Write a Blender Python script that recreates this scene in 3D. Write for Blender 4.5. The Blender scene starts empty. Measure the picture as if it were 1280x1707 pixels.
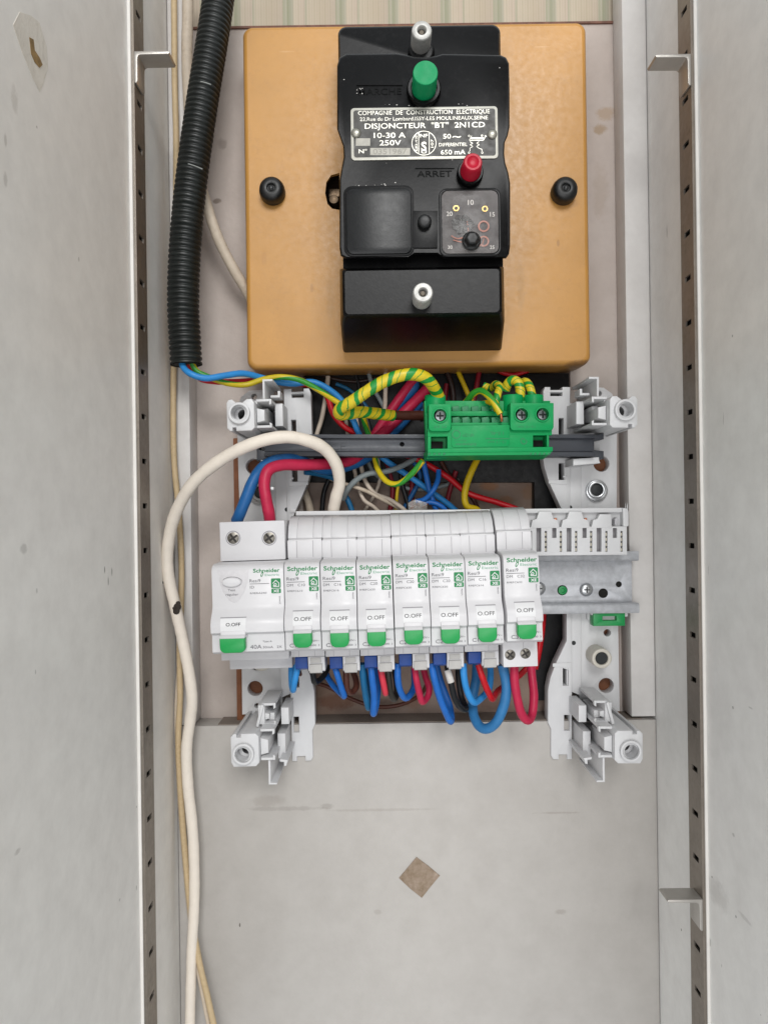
import bpy, bmesh, math, random
from mathutils import Vector, Matrix

random.seed(7)
sc = bpy.context.scene
col = sc.collection
S = 0.001                      # everything below is written in millimetres

# ------------------------------------------------------------------ camera
CAMD = 472.0                   # camera distance from the back wall (mm)
FPX = 1233.0                   # focal length in photo pixels (photo 1280 x 1707)
ROLL = math.radians(0.8)
cam_data = bpy.data.cameras.new('camera')
cam = bpy.data.objects.new('camera', cam_data)
col.objects.link(cam)
cam_data.sensor_fit = 'VERTICAL'
cam_data.sensor_height = 36.0
cam_data.lens = 36.0 * FPX / 1707.0
cam_data.clip_start = 0.005
cam_data.clip_end = 50.0
cam.matrix_world = Matrix.Translation((0, -CAMD * S, 0)) @ Matrix.Rotation(math.radians(90), 4, 'X') @ Matrix.Rotation(-ROLL, 4, 'Z')
sc.camera = cam

# ------------------------------------------------------------------ light
world = bpy.data.worlds.new('World')
sc.world = world
world.use_nodes = True
bg = world.node_tree.nodes['Background']
bg.inputs['Color'].default_value = (0.92, 0.965, 1.0, 1)
bg.inputs['Strength'].default_value = 0.45

def area(name, loc, target, sx, sy, power, color):
    l = bpy.data.lights.new(name, 'AREA')
    l.shape = 'RECTANGLE'; l.size = sx; l.size_y = sy; l.energy = power; l.color = color
    o = bpy.data.objects.new(name, l); col.objects.link(o)
    o.location = loc
    o.rotation_euler = (Vector(target) - Vector(loc)).to_track_quat('-Z', 'Y').to_euler()
    return o
area('window_light', (0.35, -2.6, 1.3), (0.0, 0, -0.05), 1.1, 0.8, 30.0, (1.0, 0.99, 0.975))
area('room_light', (-0.35, -2.3, -0.45), (0.0, 0, -0.1), 1.6, 1.3, 12.0, (1.0, 0.98, 0.975))

vs = sc.view_settings
vs.view_transform = 'Standard'
vs.look = 'None'
vs.exposure = 0.63
vs.gamma = 1.0
vs.use_curve_mapping = False
sc.render.engine = 'CYCLES'
sc.render.resolution_x = 767
sc.render.resolution_y = 1024

# ------------------------------------------------------------------ mapping
CR, SR = math.cos(ROLL), math.sin(ROLL)
def px(u, v, w):
    """photo pixel at w mm in front of the back wall -> world x, z in mm"""
    k = (CAMD - w) / FPX
    a, b = u - 640.0, v - 853.5
    return ((a * CR - b * SR) * k, -(a * SR + b * CR) * k)
def P(u, v, w):
    x, z = px(u, v, w)
    return (x, -w, z)
def mmpx(w):
    return (CAMD - w) / FPX

# ------------------------------------------------------------------ materials
def lin(h):
    h = h.lstrip('#')
    out = []
    for i in (0, 2, 4):
        c = int(h[i:i+2], 16) / 255.0
        out.append(c / 12.92 if c <= 0.04045 else ((c + 0.055) / 1.055) ** 2.4)
    return (*out, 1.0)
class NT:
    def __init__(self, name):
        self.m = bpy.data.materials.new(name)
        self.m.use_nodes = True
        self.t = self.m.node_tree
        self.b = self.t.nodes['Principled BSDF']
        self.out = self.t.nodes['Material Output']
    def n(self, typ, **kw):
        nd = self.t.nodes.new(typ)
        for k, v in kw.items():
            if k in nd.inputs:
                nd.inputs[k].default_value = v
            else:
                setattr(nd, k, v)
        return nd
    def l(self, a, b):
        self.t.links.new(a, b)
    def mix(self, fac, a, b, blend='MIX'):
        nd = self.n('ShaderNodeMix', data_type='RGBA', blend_type=blend)
        for sock, val in ((nd.inputs[0], fac), (nd.inputs[6], a), (nd.inputs[7], b)):
            if hasattr(val, 'is_output'):
                self.l(val, sock)
            else:
                sock.default_value = val
        return nd.outputs[2]
    def math(self, op, a, b=0.0, c=0.0):
        nd = self.n('ShaderNodeMath', operation=op)
        for i, val in enumerate((a, b, c)):
            if hasattr(val, 'is_output'):
                self.l(val, nd.inputs[i])
            else:
                nd.inputs[i].default_value = val
        return nd.outputs[0]
    def noise(self, scale, detail=3.0, rough=0.55, coord='Object', stretch=None):
        tc = self.n('ShaderNodeTexCoord')
        src = tc.outputs[coord]
        if stretch:
            mp = self.n('ShaderNodeMapping')
            mp.inputs['Scale'].default_value = stretch
            self.l(src, mp.inputs['Vector']); src = mp.outputs['Vector']
        nz = self.n('ShaderNodeTexNoise', Scale=scale, Detail=detail, Roughness=rough)
        self.l(src, nz.inputs['Vector'])
        return nz.outputs['Fac']
    def ramp(self, fac, stops):
        r = self.n('ShaderNodeValToRGB')
        el = r.color_ramp.elements
        while len(el) > 1:
            el.remove(el[0])
        el[0].position, el[0].color = stops[0]
        for p, c in stops[1:]:
            e = el.new(p); e.color = c
        self.l(fac, r.inputs['Fac'])
        return r.outputs['Color']

def grey(v):
    return (v, v, v, 1)
MATS = {}
def mat(name, hexcol, rough=0.45, metal=0.0, rvar=0.08, mott=0.08, mscale=120.0, bump=0.0, bscale=900.0, dirt=0.0, dirtcol='#5a5046', spec=0.5, sss=0.0, coat=0.0):
    if name in MATS:
        return MATS[name]
    t = NT(name)
    base = lin(hexcol)
    c = base
    if mott > 0:
        nz = t.noise(mscale, 5.0, 0.6)
        lo = tuple(x * (1 - mott) for x in base[:3]) + (1,)
        hi = tuple(min(1, x * (1 + mott)) for x in base[:3]) + (1,)
        c = t.ramp(nz, [(0.3, lo), (0.7, hi)])
    if dirt > 0:
        d1 = t.noise(55.0, 6.0, 0.7)
        d2 = t.noise(420.0, 4.0, 0.7)
        f = t.math('MULTIPLY', d1, d2)
        f = t.ramp(f, [(0.26, grey(0)), (0.46, grey(dirt))])
        c = t.mix(f, c, lin(dirtcol))
    if hasattr(c, 'is_output'):
        t.l(c, t.b.inputs['Base Color'])
    else:
        t.b.inputs['Base Color'].default_value = c
    rn = t.noise(260.0, 4.0, 0.65)
    rr = t.n('ShaderNodeMapRange')
    rr.inputs['From Min'].default_value = 0.3; rr.inputs['From Max'].default_value = 0.7
    rr.inputs['To Min'].default_value = max(0.02, rough - rvar); rr.inputs['To Max'].default_value = min(1.0, rough + rvar)
    t.l(rn, rr.inputs['Value']); t.l(rr.outputs[0], t.b.inputs['Roughness'])
    t.b.inputs['Metallic'].default_value = metal
    t.b.inputs['Specular IOR Level'].default_value = spec
    if coat:
        t.b.inputs['Coat Weight'].default_value = coat
    if sss:
        t.b.inputs['Subsurface Weight'].default_value = sss
        t.b.inputs['Subsurface Radius'].default_value = (0.002, 0.0015, 0.001)
    if bump > 0:
        bn = t.noise(bscale, 4.0, 0.6)
        bm = t.n('ShaderNodeBump', Strength=bump, Distance=0.0006)
        t.l(bn, bm.inputs['Height']); t.l(bm.outputs[0], t.b.inputs['Normal'])
    MATS[name] = t.m
    return t.m

def panel_paint(name, hexcol, rough=0.5, marks=(), speck=0.5, tint='#8d7f74', tintamt=0.25, bump=0.06):
    """painted board with blotches, specks and a few scuffs at given object-space places (x, z, half x, half z, strength) in mm"""
    t = NT(name)
    base = lin(hexcol)
    big = t.noise(9.0, 5.0, 0.6)
    c = t.mix(t.ramp(big, [(0.35, grey(0)), (0.75, grey(tintamt))]), base, lin(tint))
    fine = t.noise(70.0, 6.0, 0.65)
    c = t.mix(t.ramp(fine, [(0.35, grey(0.0)), (0.8, grey(0.16))]), c, lin('#6d625a'))
    tc = t.n('ShaderNodeTexCoord')
    # sparse dark specks
    vo = t.n('ShaderNodeTexVoronoi', Scale=42.0)
    t.l(tc.outputs['Object'], vo.inputs['Vector'])
    pick = t.n('ShaderNodeSeparateColor'); t.l(vo.outputs['Color'], pick.inputs[0])
    sp = t.math('LESS_THAN', vo.outputs['Distance'], t.math('MULTIPLY', pick.outputs[1], 0.035))
    sp = t.math('MULTIPLY', sp, t.math('GREATER_THAN', pick.outputs[0], 0.86))
    c = t.mix(t.math('MULTIPLY', sp, speck), c, lin('#3a3430'))
    sep = t.n('ShaderNodeSeparateXYZ'); t.l(tc.outputs['Object'], sep.inputs[0])
    ragged = t.noise(160.0, 6.0, 0.75)
    for (ax, mx, mz, hx, hz, st, colr) in marks:
        a = t.math('DIVIDE', t.math('SUBTRACT', sep.outputs[ax], mx * S), hx * S)
        b = t.math('DIVIDE', t.math('SUBTRACT', sep.outputs[2], mz * S), hz * S)
        r = t.math('ADD', t.math('MULTIPLY', a, a), t.math('MULTIPLY', b, b))
        r = t.math('ADD', r, t.math('MULTIPLY_ADD', ragged, 2.6, -1.3))
        m = t.ramp(r, [(0.25, grey(st)), (0.95, grey(0))])
        c = t.mix(m, c, lin(colr))
    t.l(c, t.b.inputs['Base Color'])
    rr = t.n('ShaderNodeMapRange')
    rr.inputs['To Min'].default_value = rough - 0.12; rr.inputs['To Max'].default_value = rough + 0.12
    t.l(fine, rr.inputs['Value']); t.l(rr.outputs[0], t.b.inputs['Roughness'])
    bn = t.noise(320.0, 5.0, 0.6)
    bm = t.n('ShaderNodeBump', Strength=bump, Distance=0.0008)
    t.l(bn, bm.inputs['Height']); t.l(bm.outputs[0], t.b.inputs['Normal'])
    return t.m

def stripe_wire(name, ca, cb, width, twist, rough=0.4, thin=False):
    """two colours running along / around a wire (UV: x around, y length in cm)"""
    t = NT(name)
    uv = t.n('ShaderNodeUVMap'); uv.uv_map = 'UVMap'
    s = t.n('ShaderNodeSeparateXYZ'); t.l(uv.outputs[0], s.inputs[0])
    wob = t.noise(90.0, 3.0)
    ph = t.math('ADD', t.math('MULTIPLY_ADD', s.outputs[1], twist, t.math('MULTIPLY', wob, 0.55 if thin else 0.05)), s.outputs[0])
    f = t.math('FRACT', ph)
    st = t.math('LESS_THAN', f, width)
    if thin:
        f2 = t.math('FRACT', t.math('ADD', ph, 0.42))
        st = t.math('MAXIMUM', st, t.math('LESS_THAN', f2, 0.05))
    dirtn = t.noise(240.0, 5.0, 0.7)
    ya = t.mix(t.ramp(dirtn, [(0.45, grey(0)), (0.8, grey(0.35))]), lin(ca), lin('#7d6a1e'))
    c = t.mix(st, ya, lin(cb))
    t.l(c, t.b.inputs['Base Color'])
    t.b.inputs['Roughness'].default_value = rough
    if thin:
        bm = t.n('ShaderNodeBump', Strength=0.5, Distance=0.0005)
        t.l(f, bm.inputs['Height']); t.l(bm.outputs[0], t.b.inputs['Normal'])
    return t.m

def clear_plastic(name, tint, haze=0.05, rough=0.1):
    t = NT(name)
    t.b.inputs['Base Color'].default_value = lin(tint)
    t.b.inputs['Roughness'].default_value = rough
    t.b.inputs['Specular IOR Level'].default_value = 0.3
    sm = t.noise(160.0, 5.0, 0.7)
    a = t.ramp(sm, [(0.35, grey(haze * 0.4)), (0.75, grey(haze * 1.8))])
    t.l(a, t.b.inputs['Alpha'])
    return t.m

# ------------------------------------------------------------------ mesh building
def raw_plate(outline, holes, thick, bevel=0.0):
    cu = bpy.data.curves.new('tmp', 'CURVE')
    cu.dimensions = '2D'; cu.fill_mode = 'BOTH'
    for poly in [outline] + list(holes):
        sp = cu.splines.new('POLY')
        sp.points.add(len(poly) - 1)
        for i, p in enumerate(poly):
            sp.points[i].co = (p[0], p[1], 0, 1)
        sp.use_cyclic_u = True
    bevel = min(bevel, thick * 0.45)
    cu.extrude = max(0.0, thick / 2 - bevel)
    if bevel > 0:
        cu.bevel_depth = bevel; cu.bevel_resolution = 1; cu.offset = -bevel
    ob = bpy.data.objects.new('tmp', cu)
    me = bpy.data.meshes.new_from_object(ob)
    v = [tuple(x.co) for x in me.vertices]
    f = [tuple(p.vertices) for p in me.polygons]
    bpy.data.objects.remove(ob); bpy.data.curves.remove(cu); bpy.data.meshes.remove(me)
    return v, f

TXT = {}
def raw_text(s, bold=0.0, ext=0.0):
    key = (s, bold, ext)
    if key not in TXT:
        cu = bpy.data.curves.new('tmp', 'FONT')
        cu.body = s; cu.size = 1.0; cu.resolution_u = 3
        cu.offset = bold; cu.extrude = ext
        ob = bpy.data.objects.new('tmp', cu)
        me = bpy.data.meshes.new_from_object(ob)
        v = [tuple(x.co) for x in me.vertices]
        f = [tuple(p.vertices) for p in me.polygons]
        bpy.data.objects.remove(ob); bpy.data.curves.remove(cu); bpy.data.meshes.remove(me)
        TXT[key] = (v, f)
    return TXT[key]

def circ(cx, cz, r, n=24, a0=0.0, rz=None):
    rz = rz or r
    return [(cx + r * math.cos(a0 + 2 * math.pi * i / n), cz + rz * math.sin(a0 + 2 * math.pi * i / n)) for i in range(n)]
def rrect(x0, z0, x1, z1, r, n=5):
    if not hasattr(r, '__len__'):
        r = (r, r, r, r)      # bl, br, tr, tl
    pts = []
    for (cx, cz, a, rr) in ((x0 + r[0], z0 + r[0], math.pi, r[0]), (x1 - r[1], z0 + r[1], 1.5 * math.pi, r[1]), (x1 - r[2], z1 - r[2], 0, r[2]), (x0 + r[3], z1 - r[3], .5 * math.pi, r[3])):
        if rr <= 0:
            pts.append((cx, cz)); continue
        for i in range(n + 1):
            t = a + .5 * math.pi * i / n
            pts.append((cx + rr * math.cos(t), cz + rr * math.sin(t)))
    return pts
def rect(x0, z0, x1, z1):
    return [(x0, z0), (x1, z0), (x1, z1), (x0, z1)]

def smooth_path(pts, step=1.2):
    """Catmull-Rom through (x, y, z) points"""
    p = [Vector(q) for q in pts]
    if len(p) == 2:
        return p
    p = [p[0] * 2 - p[1]] + p + [p[-1] * 2 - p[-2]]
    out = []
    for i in range(1, len(p) - 2):
        a, b, c, d = p[i-1], p[i], p[i+1], p[i+2]
        n = max(2, int((c - b).length / step))
        for k in range(n):
            t = k / n
            out.append(0.5 * ((2 * b) + (c - a) * t + (2 * a - 5 * b + 4 * c - d) * t * t + (3 * b - a - 3 * c + d) * t ** 3))
    out.append(p[-2])
    return out

class B:
    def __init__(self):
        self.v = []; self.f = []; self.uv = {}
    def add(self, v, f):
        o = len(self.v)
        self.v += [tuple(q) for q in v]
        self.f += [tuple(i + o for i in q) for q in f]
        return self
    def box(self, x0, x1, w0, w1, z0, z1):
        y0, y1 = -w1, -w0
        v = [(x0, y0, z0), (x1, y0, z0), (x1, y1, z0), (x0, y1, z0), (x0, y0, z1), (x1, y0, z1), (x1, y1, z1), (x0, y1, z1)]
        return self.add(v, [(0, 3, 2, 1), (4, 5, 6, 7), (0, 1, 5, 4), (1, 2, 6, 5), (2, 3, 7, 6), (3, 0, 4, 7)])
    def pbox(self, u0, v0, u1, v1, w0, w1):
        um, vm = (u0 + u1) / 2, (v0 + v1) / 2
        return self.box(px(u0, vm, w1)[0], px(u1, vm, w1)[0], w0, w1, px(um, v1, w1)[1], px(um, v0, w1)[1])
    def plate(self, outline, w0, w1, holes=(), bevel=0.0):
        v, f = raw_plate(outline, holes, w1 - w0, bevel)
        wm = (w0 + w1) / 2
        return self.add([(a, -(wm + c), b) for a, b, c in v], f)
    def pplate(self, outline, w0, w1, holes=(), bevel=0.0):
        """outline in photo pixels, measured at depth w1"""
        return self.plate([px(u, v, w1) for u, v in outline], w0, w1, [[px(u, v, w1) for u, v in h] for h in holes], bevel)
    def xplate(self, prof, x0, x1, bevel=0.0, holes=()):
        """profile in (p, z): p = mm towards the viewer; extruded along x"""
        v, f = raw_plate(prof, holes, x1 - x0, bevel)
        xm = (x0 + x1) / 2
        return self.add([(xm + c, -a, b) for a, b, c in v], [tuple(q) for q in f])
    def loft(self, rings, cap=True):
        n = len(rings[0]); o = len(self.v)
        for r in rings:
            self.v += [tuple(q) for q in r]
        for i in range(len(rings) - 1):
            for j in range(n):
                k = (j + 1) % n
                self.f.append((o + i * n + j, o + i * n + k, o + (i + 1) * n + k, o + (i + 1) * n + j))
        if cap:
            self.f.append(tuple(o + j for j in reversed(range(n))))
            self.f.append(tuple(o + (len(rings) - 1) * n + j for j in range(n)))
        return self
    def lathe(self, cx, cz, prof, n=32, axis='y', cy=0.0):
        """prof: (radius, w) along the depth axis"""
        rings = []
        for r, w in prof:
            rings.append([(cx + r * math.cos(2 * math.pi * i / n), -w, cz + r * math.sin(2 * math.pi * i / n)) for i in range(n)])
        return self.loft(rings, True)
    def tube(self, pts, r, n=10, step=1.2, cap=True, smooth=True):
        path = smooth_path(pts, step) if smooth else [Vector(q) for q in pts]
        rad = r if callable(r) else (lambda s, t: r)
        tan = []
        for i in range(len(path)):
            a = path[max(0, i - 1)]; b = path[min(len(path) - 1, i + 1)]
            d = (b - a); tan.append(d.normalized() if d.length > 1e-9 else Vector((0, 0, 1)))
        t0 = tan[0]
        ref = Vector((0, -1, 0)) if abs(t0.y) < 0.9 else Vector((1, 0, 0))
        nrm = (ref - t0 * ref.dot(t0)).normalized()
        o = len(self.v); L = [0.0]
        for i in range(1, len(path)):
            L.append(L[-1] + (path[i] - path[i-1]).length)
        tot = max(L[-1], 1e-6)
        for i, p in enumerate(path):
            t = tan[i]
            nrm = (nrm - t * nrm.dot(t))
            nrm = nrm.normalized() if nrm.length > 1e-6 else t.orthogonal().normalized()
            bi = t.cross(nrm)
            rr = rad(L[i], L[i] / tot)
            for j in range(n):
                a = 2 * math.pi * j / n
                self.v.append(tuple(p + (nrm * math.cos(a) + bi * math.sin(a)) * rr))
        m = len(path)
        for i in range(m - 1):
            for j in range(n):
                k = (j + 1) % n
                self.uv[len(self.f)] = [((j + 1) / n, L[i] / 10), (j / n, L[i] / 10), (j / n, L[i+1] / 10), ((j + 1) / n, L[i+1] / 10)]
                self.f.append((o + i * n + k, o + i * n + j, o + (i + 1) * n + j, o + (i + 1) * n + k))
        if cap:
            self.f.append(tuple(o + j for j in range(n)))
            self.f.append(tuple(o + (m - 1) * n + j for j in reversed(range(n))))
        return self
    def text(self, s, x0, z0, h, w, width=None, bold=0.0, rot=0.0, align='l', ext=0.0):
        """flat lettering standing at depth w; h = height of capitals in mm"""
        v, f = raw_text(s, bold, ext)
        if not v:
            return self
        sz = h / 0.73
        xs = [q[0] for q in v]
        wid = (max(xs) - min(xs)) * sz
        kx = (width / wid) if width else 1.0
        off = -min(xs) * sz * kx
        if align == 'c':
            off -= wid * kx / 2
        elif align == 'r':
            off -= wid * kx
        c, s_ = math.cos(rot), math.sin(rot)
        out = []
        for a, b, cc in v:
            xx = a * sz * kx + off; zz = b * sz
            out.append((x0 + xx * c - zz * s_, -(w + cc * sz), z0 + xx * s_ + zz * c))
        return self.add(out, f)
    def ptext(self, s, u, v, hp, w, widp=None, bold=0.0, align='l', rot=0.0, ext=0.0):
        x, z = px(u, v, w); k = mmpx(w)
        return self.text(s, x, z, hp * k, w, widp * k if widp else None, bold, rot, align, ext)
    def mapv(self, fn):
        self.v = [fn(q) for q in self.v]
        return self
    def mesh(self, name, m, off=(0, 0, 0), bevel=0.0, seg=2, ang=35):
        me = bpy.data.meshes.new(name)
        me.from_pydata([((x - off[0]) * S, (y - off[1]) * S, (z - off[2]) * S) for x, y, z in self.v], [], self.f)
        if self.uv:
            ul = me.uv_layers.new(name='UVMap')
            for pi, uvs in self.uv.items():
                p = me.polygons[pi]
                for k, li in enumerate(p.loop_indices):
                    ul.data[li].uv = uvs[k]
        if bevel > 0 or not self.uv:
            bm = bmesh.new(); bm.from_mesh(me)
            bmesh.ops.remove_doubles(bm, verts=bm.verts, dist=1e-7)
            bmesh.ops.recalc_face_normals(bm, faces=bm.faces)
            if bevel > 0:
                ed = [e for e in bm.edges if len(e.link_faces) == 2 and e.calc_face_angle(0) > math.radians(28)]
                bmesh.ops.bevel(bm, geom=ed, offset=bevel * S, segments=seg, profile=0.5, affect='EDGES', clamp_overlap=True)
            bm.to_mesh(me); bm.free()
        me.polygons.foreach_set('use_smooth', [True] * len(me.polygons))
        me.set_sharp_from_angle(angle=math.radians(ang))
        if m:
            me.materials.append(m)
        me.update()
        return me

def tagit(o, label=None, cat=None, group=None, kind=None):
    if label: o['label'] = label
    if cat: o['category'] = cat
    if group: o['group'] = group
    if kind: o['kind'] = kind
    return o
def link(name, me, parent=None):
    o = bpy.data.objects.new(name, me)
    col.objects.link(o)
    if parent: o.parent = parent
    return o
def thing(name, label, cat, org=(0, 0, 0), group=None, roty=0.0):
    o = bpy.data.objects.new(name, None)
    o.empty_display_size = 0.01
    col.objects.link(o)
    o.location = Vector(org) * S
    o.rotation_euler = (0, roty, 0)
    return tagit(o, label, cat, group)
def part(parent, name, b, m, off=(0, 0, 0), bevel=0.0, seg=2, ang=35, label=None):
    o = link(name, b.mesh(name, m, off, bevel, seg, ang), parent)
    if label: o['label'] = label
    return o
def single(name, b, m, label=None, cat=None, group=None, kind=None, bevel=0.0, seg=2, ang=35, base=True):
    xs, ys, zs = zip(*b.v)
    off = ((min(xs) + max(xs)) / 2, (min(ys) + max(ys)) / 2, (min(zs) + max(zs)) / 2)
    o = link(name, b.mesh(name, m, off, bevel, seg, ang))
    o.location = Vector(off) * S
    return tagit(o, label, cat, group, kind)
def struct(name, b, m, bevel=0.0, kind='structure', **kw):
    o = link(name, b.mesh(name, m, (0, 0, 0), bevel))
    o['kind'] = kind
    return o

# ================================================================== THE SETTING
XL, XR = -128.0, 163.7            # inner faces of the closet sides
ZT, ZB = 345.0, -345.0
# ---- wallpapered wall at the very back
t = NT('wallpaper')
tc = t.n('ShaderNodeTexCoord'); sp = t.n('ShaderNodeSeparateXYZ'); t.l(tc.outputs['Object'], sp.inputs[0])
ph = t.math('FRACT', t.math('MULTIPLY', sp.outputs[0], 1 / 0.0335))
fine = t.math('FRACT', t.math('MULTIPLY', sp.outputs[0], 1 / 0.0034))
bandc = t.ramp(ph, [(0.0, lin('#b9ac98')), (0.20, lin('#b7aa9a')), (0.22, lin('#9a9c86')), (0.27, lin('#adaa98')), (0.30, lin('#8f947c')), (0.40, lin('#aba897')), (0.42, lin('#c2b7a4')), (0.62, lin('#bfb0a0')), (0.64, lin('#a3a38e')), (0.68, lin('#c0b5a2')), (1.0, lin('#b9ac98'))])
finec = t.ramp(fine, [(0.0, grey(0)), (0.3, grey(0.3)), (0.5, grey(0.0)), (0.8, grey(0.18)), (1.0, grey(0))])
cc = t.mix(finec, bandc, lin('#8a8468'))
cc = t.mix(t.math('MULTIPLY', t.noise(60, 5, 0.7), 0.35), cc, lin('#9a8a7a'))
t.l(cc, t.b.inputs['Base Color']); t.b.inputs['Roughness'].default_value = 0.85
struct('wall_back', B().box(XL - 25, XR + 25, -12, 0, ZB, ZT), t.m)

# ---- old plastered board under the wallpaper, with an opening behind the wiring
M_plaster = panel_paint('old_plaster', '#bfb5ae', 0.75, tint='#9c8b80', tintamt=0.45, bump=0.35,
    marks=[(0, px(1010, 190, 4)[0], px(1000, 190, 4)[1], 8, 5, 0.7, '#a9937c'), (0, px(1000, 205, 4)[0], px(1000, 215, 4)[1], 5, 4, 0.7, '#9b8365'),
           (0, px(1000, 300, 4)[0], px(1000, 320, 4)[1], 6, 22, 0.35, '#a39384'),
           (0, px(370, 240, 4)[0], px(370, 240, 4)[1], 4, 4, 0.6, '#8d8178'), (0, px(362, 335, 4)[0], px(362, 335, 4)[1], 3, 2, 0.8, '#77695e')])
zt = px(640, 42, 4)[1]
struct('back_board', B().plate(rect(XL - 20, px(640, 1212, 4)[1] - 20, XR + 20, zt), 0.2, 4.0, holes=[[px(u, v, 4) for u, v in ((505, 600), (950, 600), (950, 1216), (505, 1216))]]), M_plaster)
M_redwood = mat('dark_red_edge', '#6d4a3c', 0.7, mott=0.3, mscale=300)
struct('board_edge_strip', B().pbox(300, 39.5, 1045, 43.0, 0.3, 5.2), M_redwood)
M_stain_shade = panel_paint('stained_shaded_plaster', '#94857c', 0.8, tint='#7c5d48', tintamt=0.9, bump=0.6, speck=0.7,
    marks=[(0, px(u, v, 2)[0], px(u, v, 2)[1], a, b, st, c) for u, v, a, b, st, c in
           ((815, 810, 7, 4, .8, '#9b6f4f'), (840, 835, 8, 4, .7, '#8f6547'), (880, 820, 5, 6, .6, '#8a6a50'), (790, 840, 4, 6, .6, '#8d6a55'),
            (560, 1170, 14, 6, .75, '#6d4936'), (600, 1150, 10, 8, .5, '#85695a'), (690, 1165, 12, 7, .6, '#7d5945'), (760, 1150, 12, 8, .6, '#846151'), (820, 1170, 10, 7, .55, '#6f564a'))])
struct('recess_plaster', B().pbox(480, 590, 970, 1215, 0.15, 1.6), M_stain_shade)  # base colour darkened for the deep recess shade; brown marks are stains

# ---- closet sides
M_side = panel_paint('closet_paint', '#e9e6e1', 0.42, tint='#dcd8d2', tintamt=0.3, bump=0.05)
def side_pt(u, v, X):
    a, b = u - 640.0, v - 853.5
    d = X * FPX / (a * CR - b * SR)
    return (X, d - CAMD, -(a * SR + b * CR) * d / FPX)
q1 = side_pt(10, 235, XL); q2 = side_pt(10, 300, XL); q3 = side_pt(25, 165, XL)
M_left = panel_paint('closet_paint_left', '#e9e6e1', 0.42, tint='#dcd8d2', tintamt=0.3, bump=0.05,
    marks=[(1, q1[1], q1[2], 1.2, 3, .4, '#8d877f'), (1, q2[1], q2[2], 1.6, 3, .35, '#8d877f'), (1, q3[1], q3[2], 3, 6, .3, '#958e86')] + [(1, side_pt(u, v, XL)[1], side_pt(u, v, XL)[2], a_, b_, st, '#5d564f') for u, v, a_, b_, st in ((62, 212, .7, .6, .5), (132, 432, .7, 1.0, .4), (175, 950, .7, 1.9, .75), (187, 953, .8, 2.4, .6), (181, 968, .7, 2.4, .75), (40, 915, 3.2, 2.2, .3), (62, 985, .8, 1.2, .35), (60, 1120, .6, 1.1, .4), (228, 1345, .7, .9, .8), (30, 1420, 3, 1.2, .3), (228, 1480, .9, 1.6, .5), (200, 1500, 1.2, .8, .4))])
q4 = side_pt(1195, 1490, XR); q5 = side_pt(1182, 1570, XR)
M_right = panel_paint('closet_paint_right', '#ecebe8', 0.42, tint='#dfdcd7', tintamt=0.3, bump=0.05,
    marks=[(1, q4[1], q4[2], 14, 8, .22, '#8d857d'), (1, q5[1], q5[2], 2, 3, .5, '#7d756e')] + [(1, side_pt(u, v, XR)[1], side_pt(u, v, XR)[2], a_, b_, st, '#5d564f') for u, v, a_, b_, st in ((1111, 385, .5, 4.5, .7), (1135, 1550, .8, .8, .9), (1186, 1462, .7, .7, .7), (1226, 1528, .8, .8, .7), (1202, 1610, .6, 1.2, .4), (1092, 1452, .8, .8, .6), (1205, 700, .5, 4, .35), (1250, 1180, 2.5, .5, .3), (1220, 560, .7, .7, .6), (1180, 950, .5, 3, .35), (1240, 1530, 8, 1.2, .22), (1222, 1392, 1.5, 1.0, .35))])
struct('wall_left', B().box(XL - 18, XL, -12, 425, ZB, ZT), M_left)
struct('wall_right', B().box(XR, XR + 18, -12, 425, ZB, ZT), M_right)

# ---- lower panel, battens and wood strips
q = lambda u, v: px(u, v, 22)
M_lower = panel_paint('lower_panel_paint', '#b4b0ab', 0.5, tint='#aaa59f', tintamt=0.25, bump=0.12, speck=0.75,
    marks=[(0, q(480, 1348)[0], q(480, 1348)[1], 28, 1.6, .32, '#857e78'), (0, q(445, 1335)[0], q(445, 1335)[1], 12, 4, .28, '#8d837c'), (0, q(545, 1344)[0], q(545, 1344)[1], 5, 2, .35, '#7d766f'),
           (0, q(640, 1350)[0], q(640, 1350)[1], 40, 1.0, .3, '#8f857d'), (0, q(400, 1540)[0], q(400, 1542)[1], .6, 1.5, .9, '#57504a'),
           (0, q(935, 1520)[0], q(935, 1520)[1], 4, 2, .35, '#867b73'), (0, q(930, 1355)[0], q(930, 1355)[1], 16, .8, .4, '#8d837b'), (0, q(630, 1520)[0], q(630, 1520)[1], 3, 2, .3, '#8a8078')])
zp = px(640, 1206, 22)[1]
struct('lower_panel', B().box(XL + 0.3, XR - 0.3, 4.2, 22, ZB, zp), M_lower, bevel=0.5)
M_dust = panel_paint('dusty_ledge', '#877d74', 0.9, tint='#665c53', tintamt=0.6, bump=0.7)
struct('panel_top_dust', B().box(XL + 25, XR - 8, 1.9, 20.5, zp + 0.05, zp + 0.5), M_dust)
M_batten = panel_paint('batten_paint', '#d2cfcc', 0.5, tint='#bdb5ad', tintamt=0.25, bump=0.15)
xb = px(1044, 600, 22)[0]
struct('batten_right', B().box(xb, XR - 0.4, 4.2, 22.0, zp + 2.0, ZT), M_batten, bevel=0.6)
xb2 = px(317, 720, 22)[0]
struct('batten_left', B().box(XL + 0.4, xb2, 4.2, 22.0, zp + 0.6, ZT), M_batten, bevel=0.6)

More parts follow.
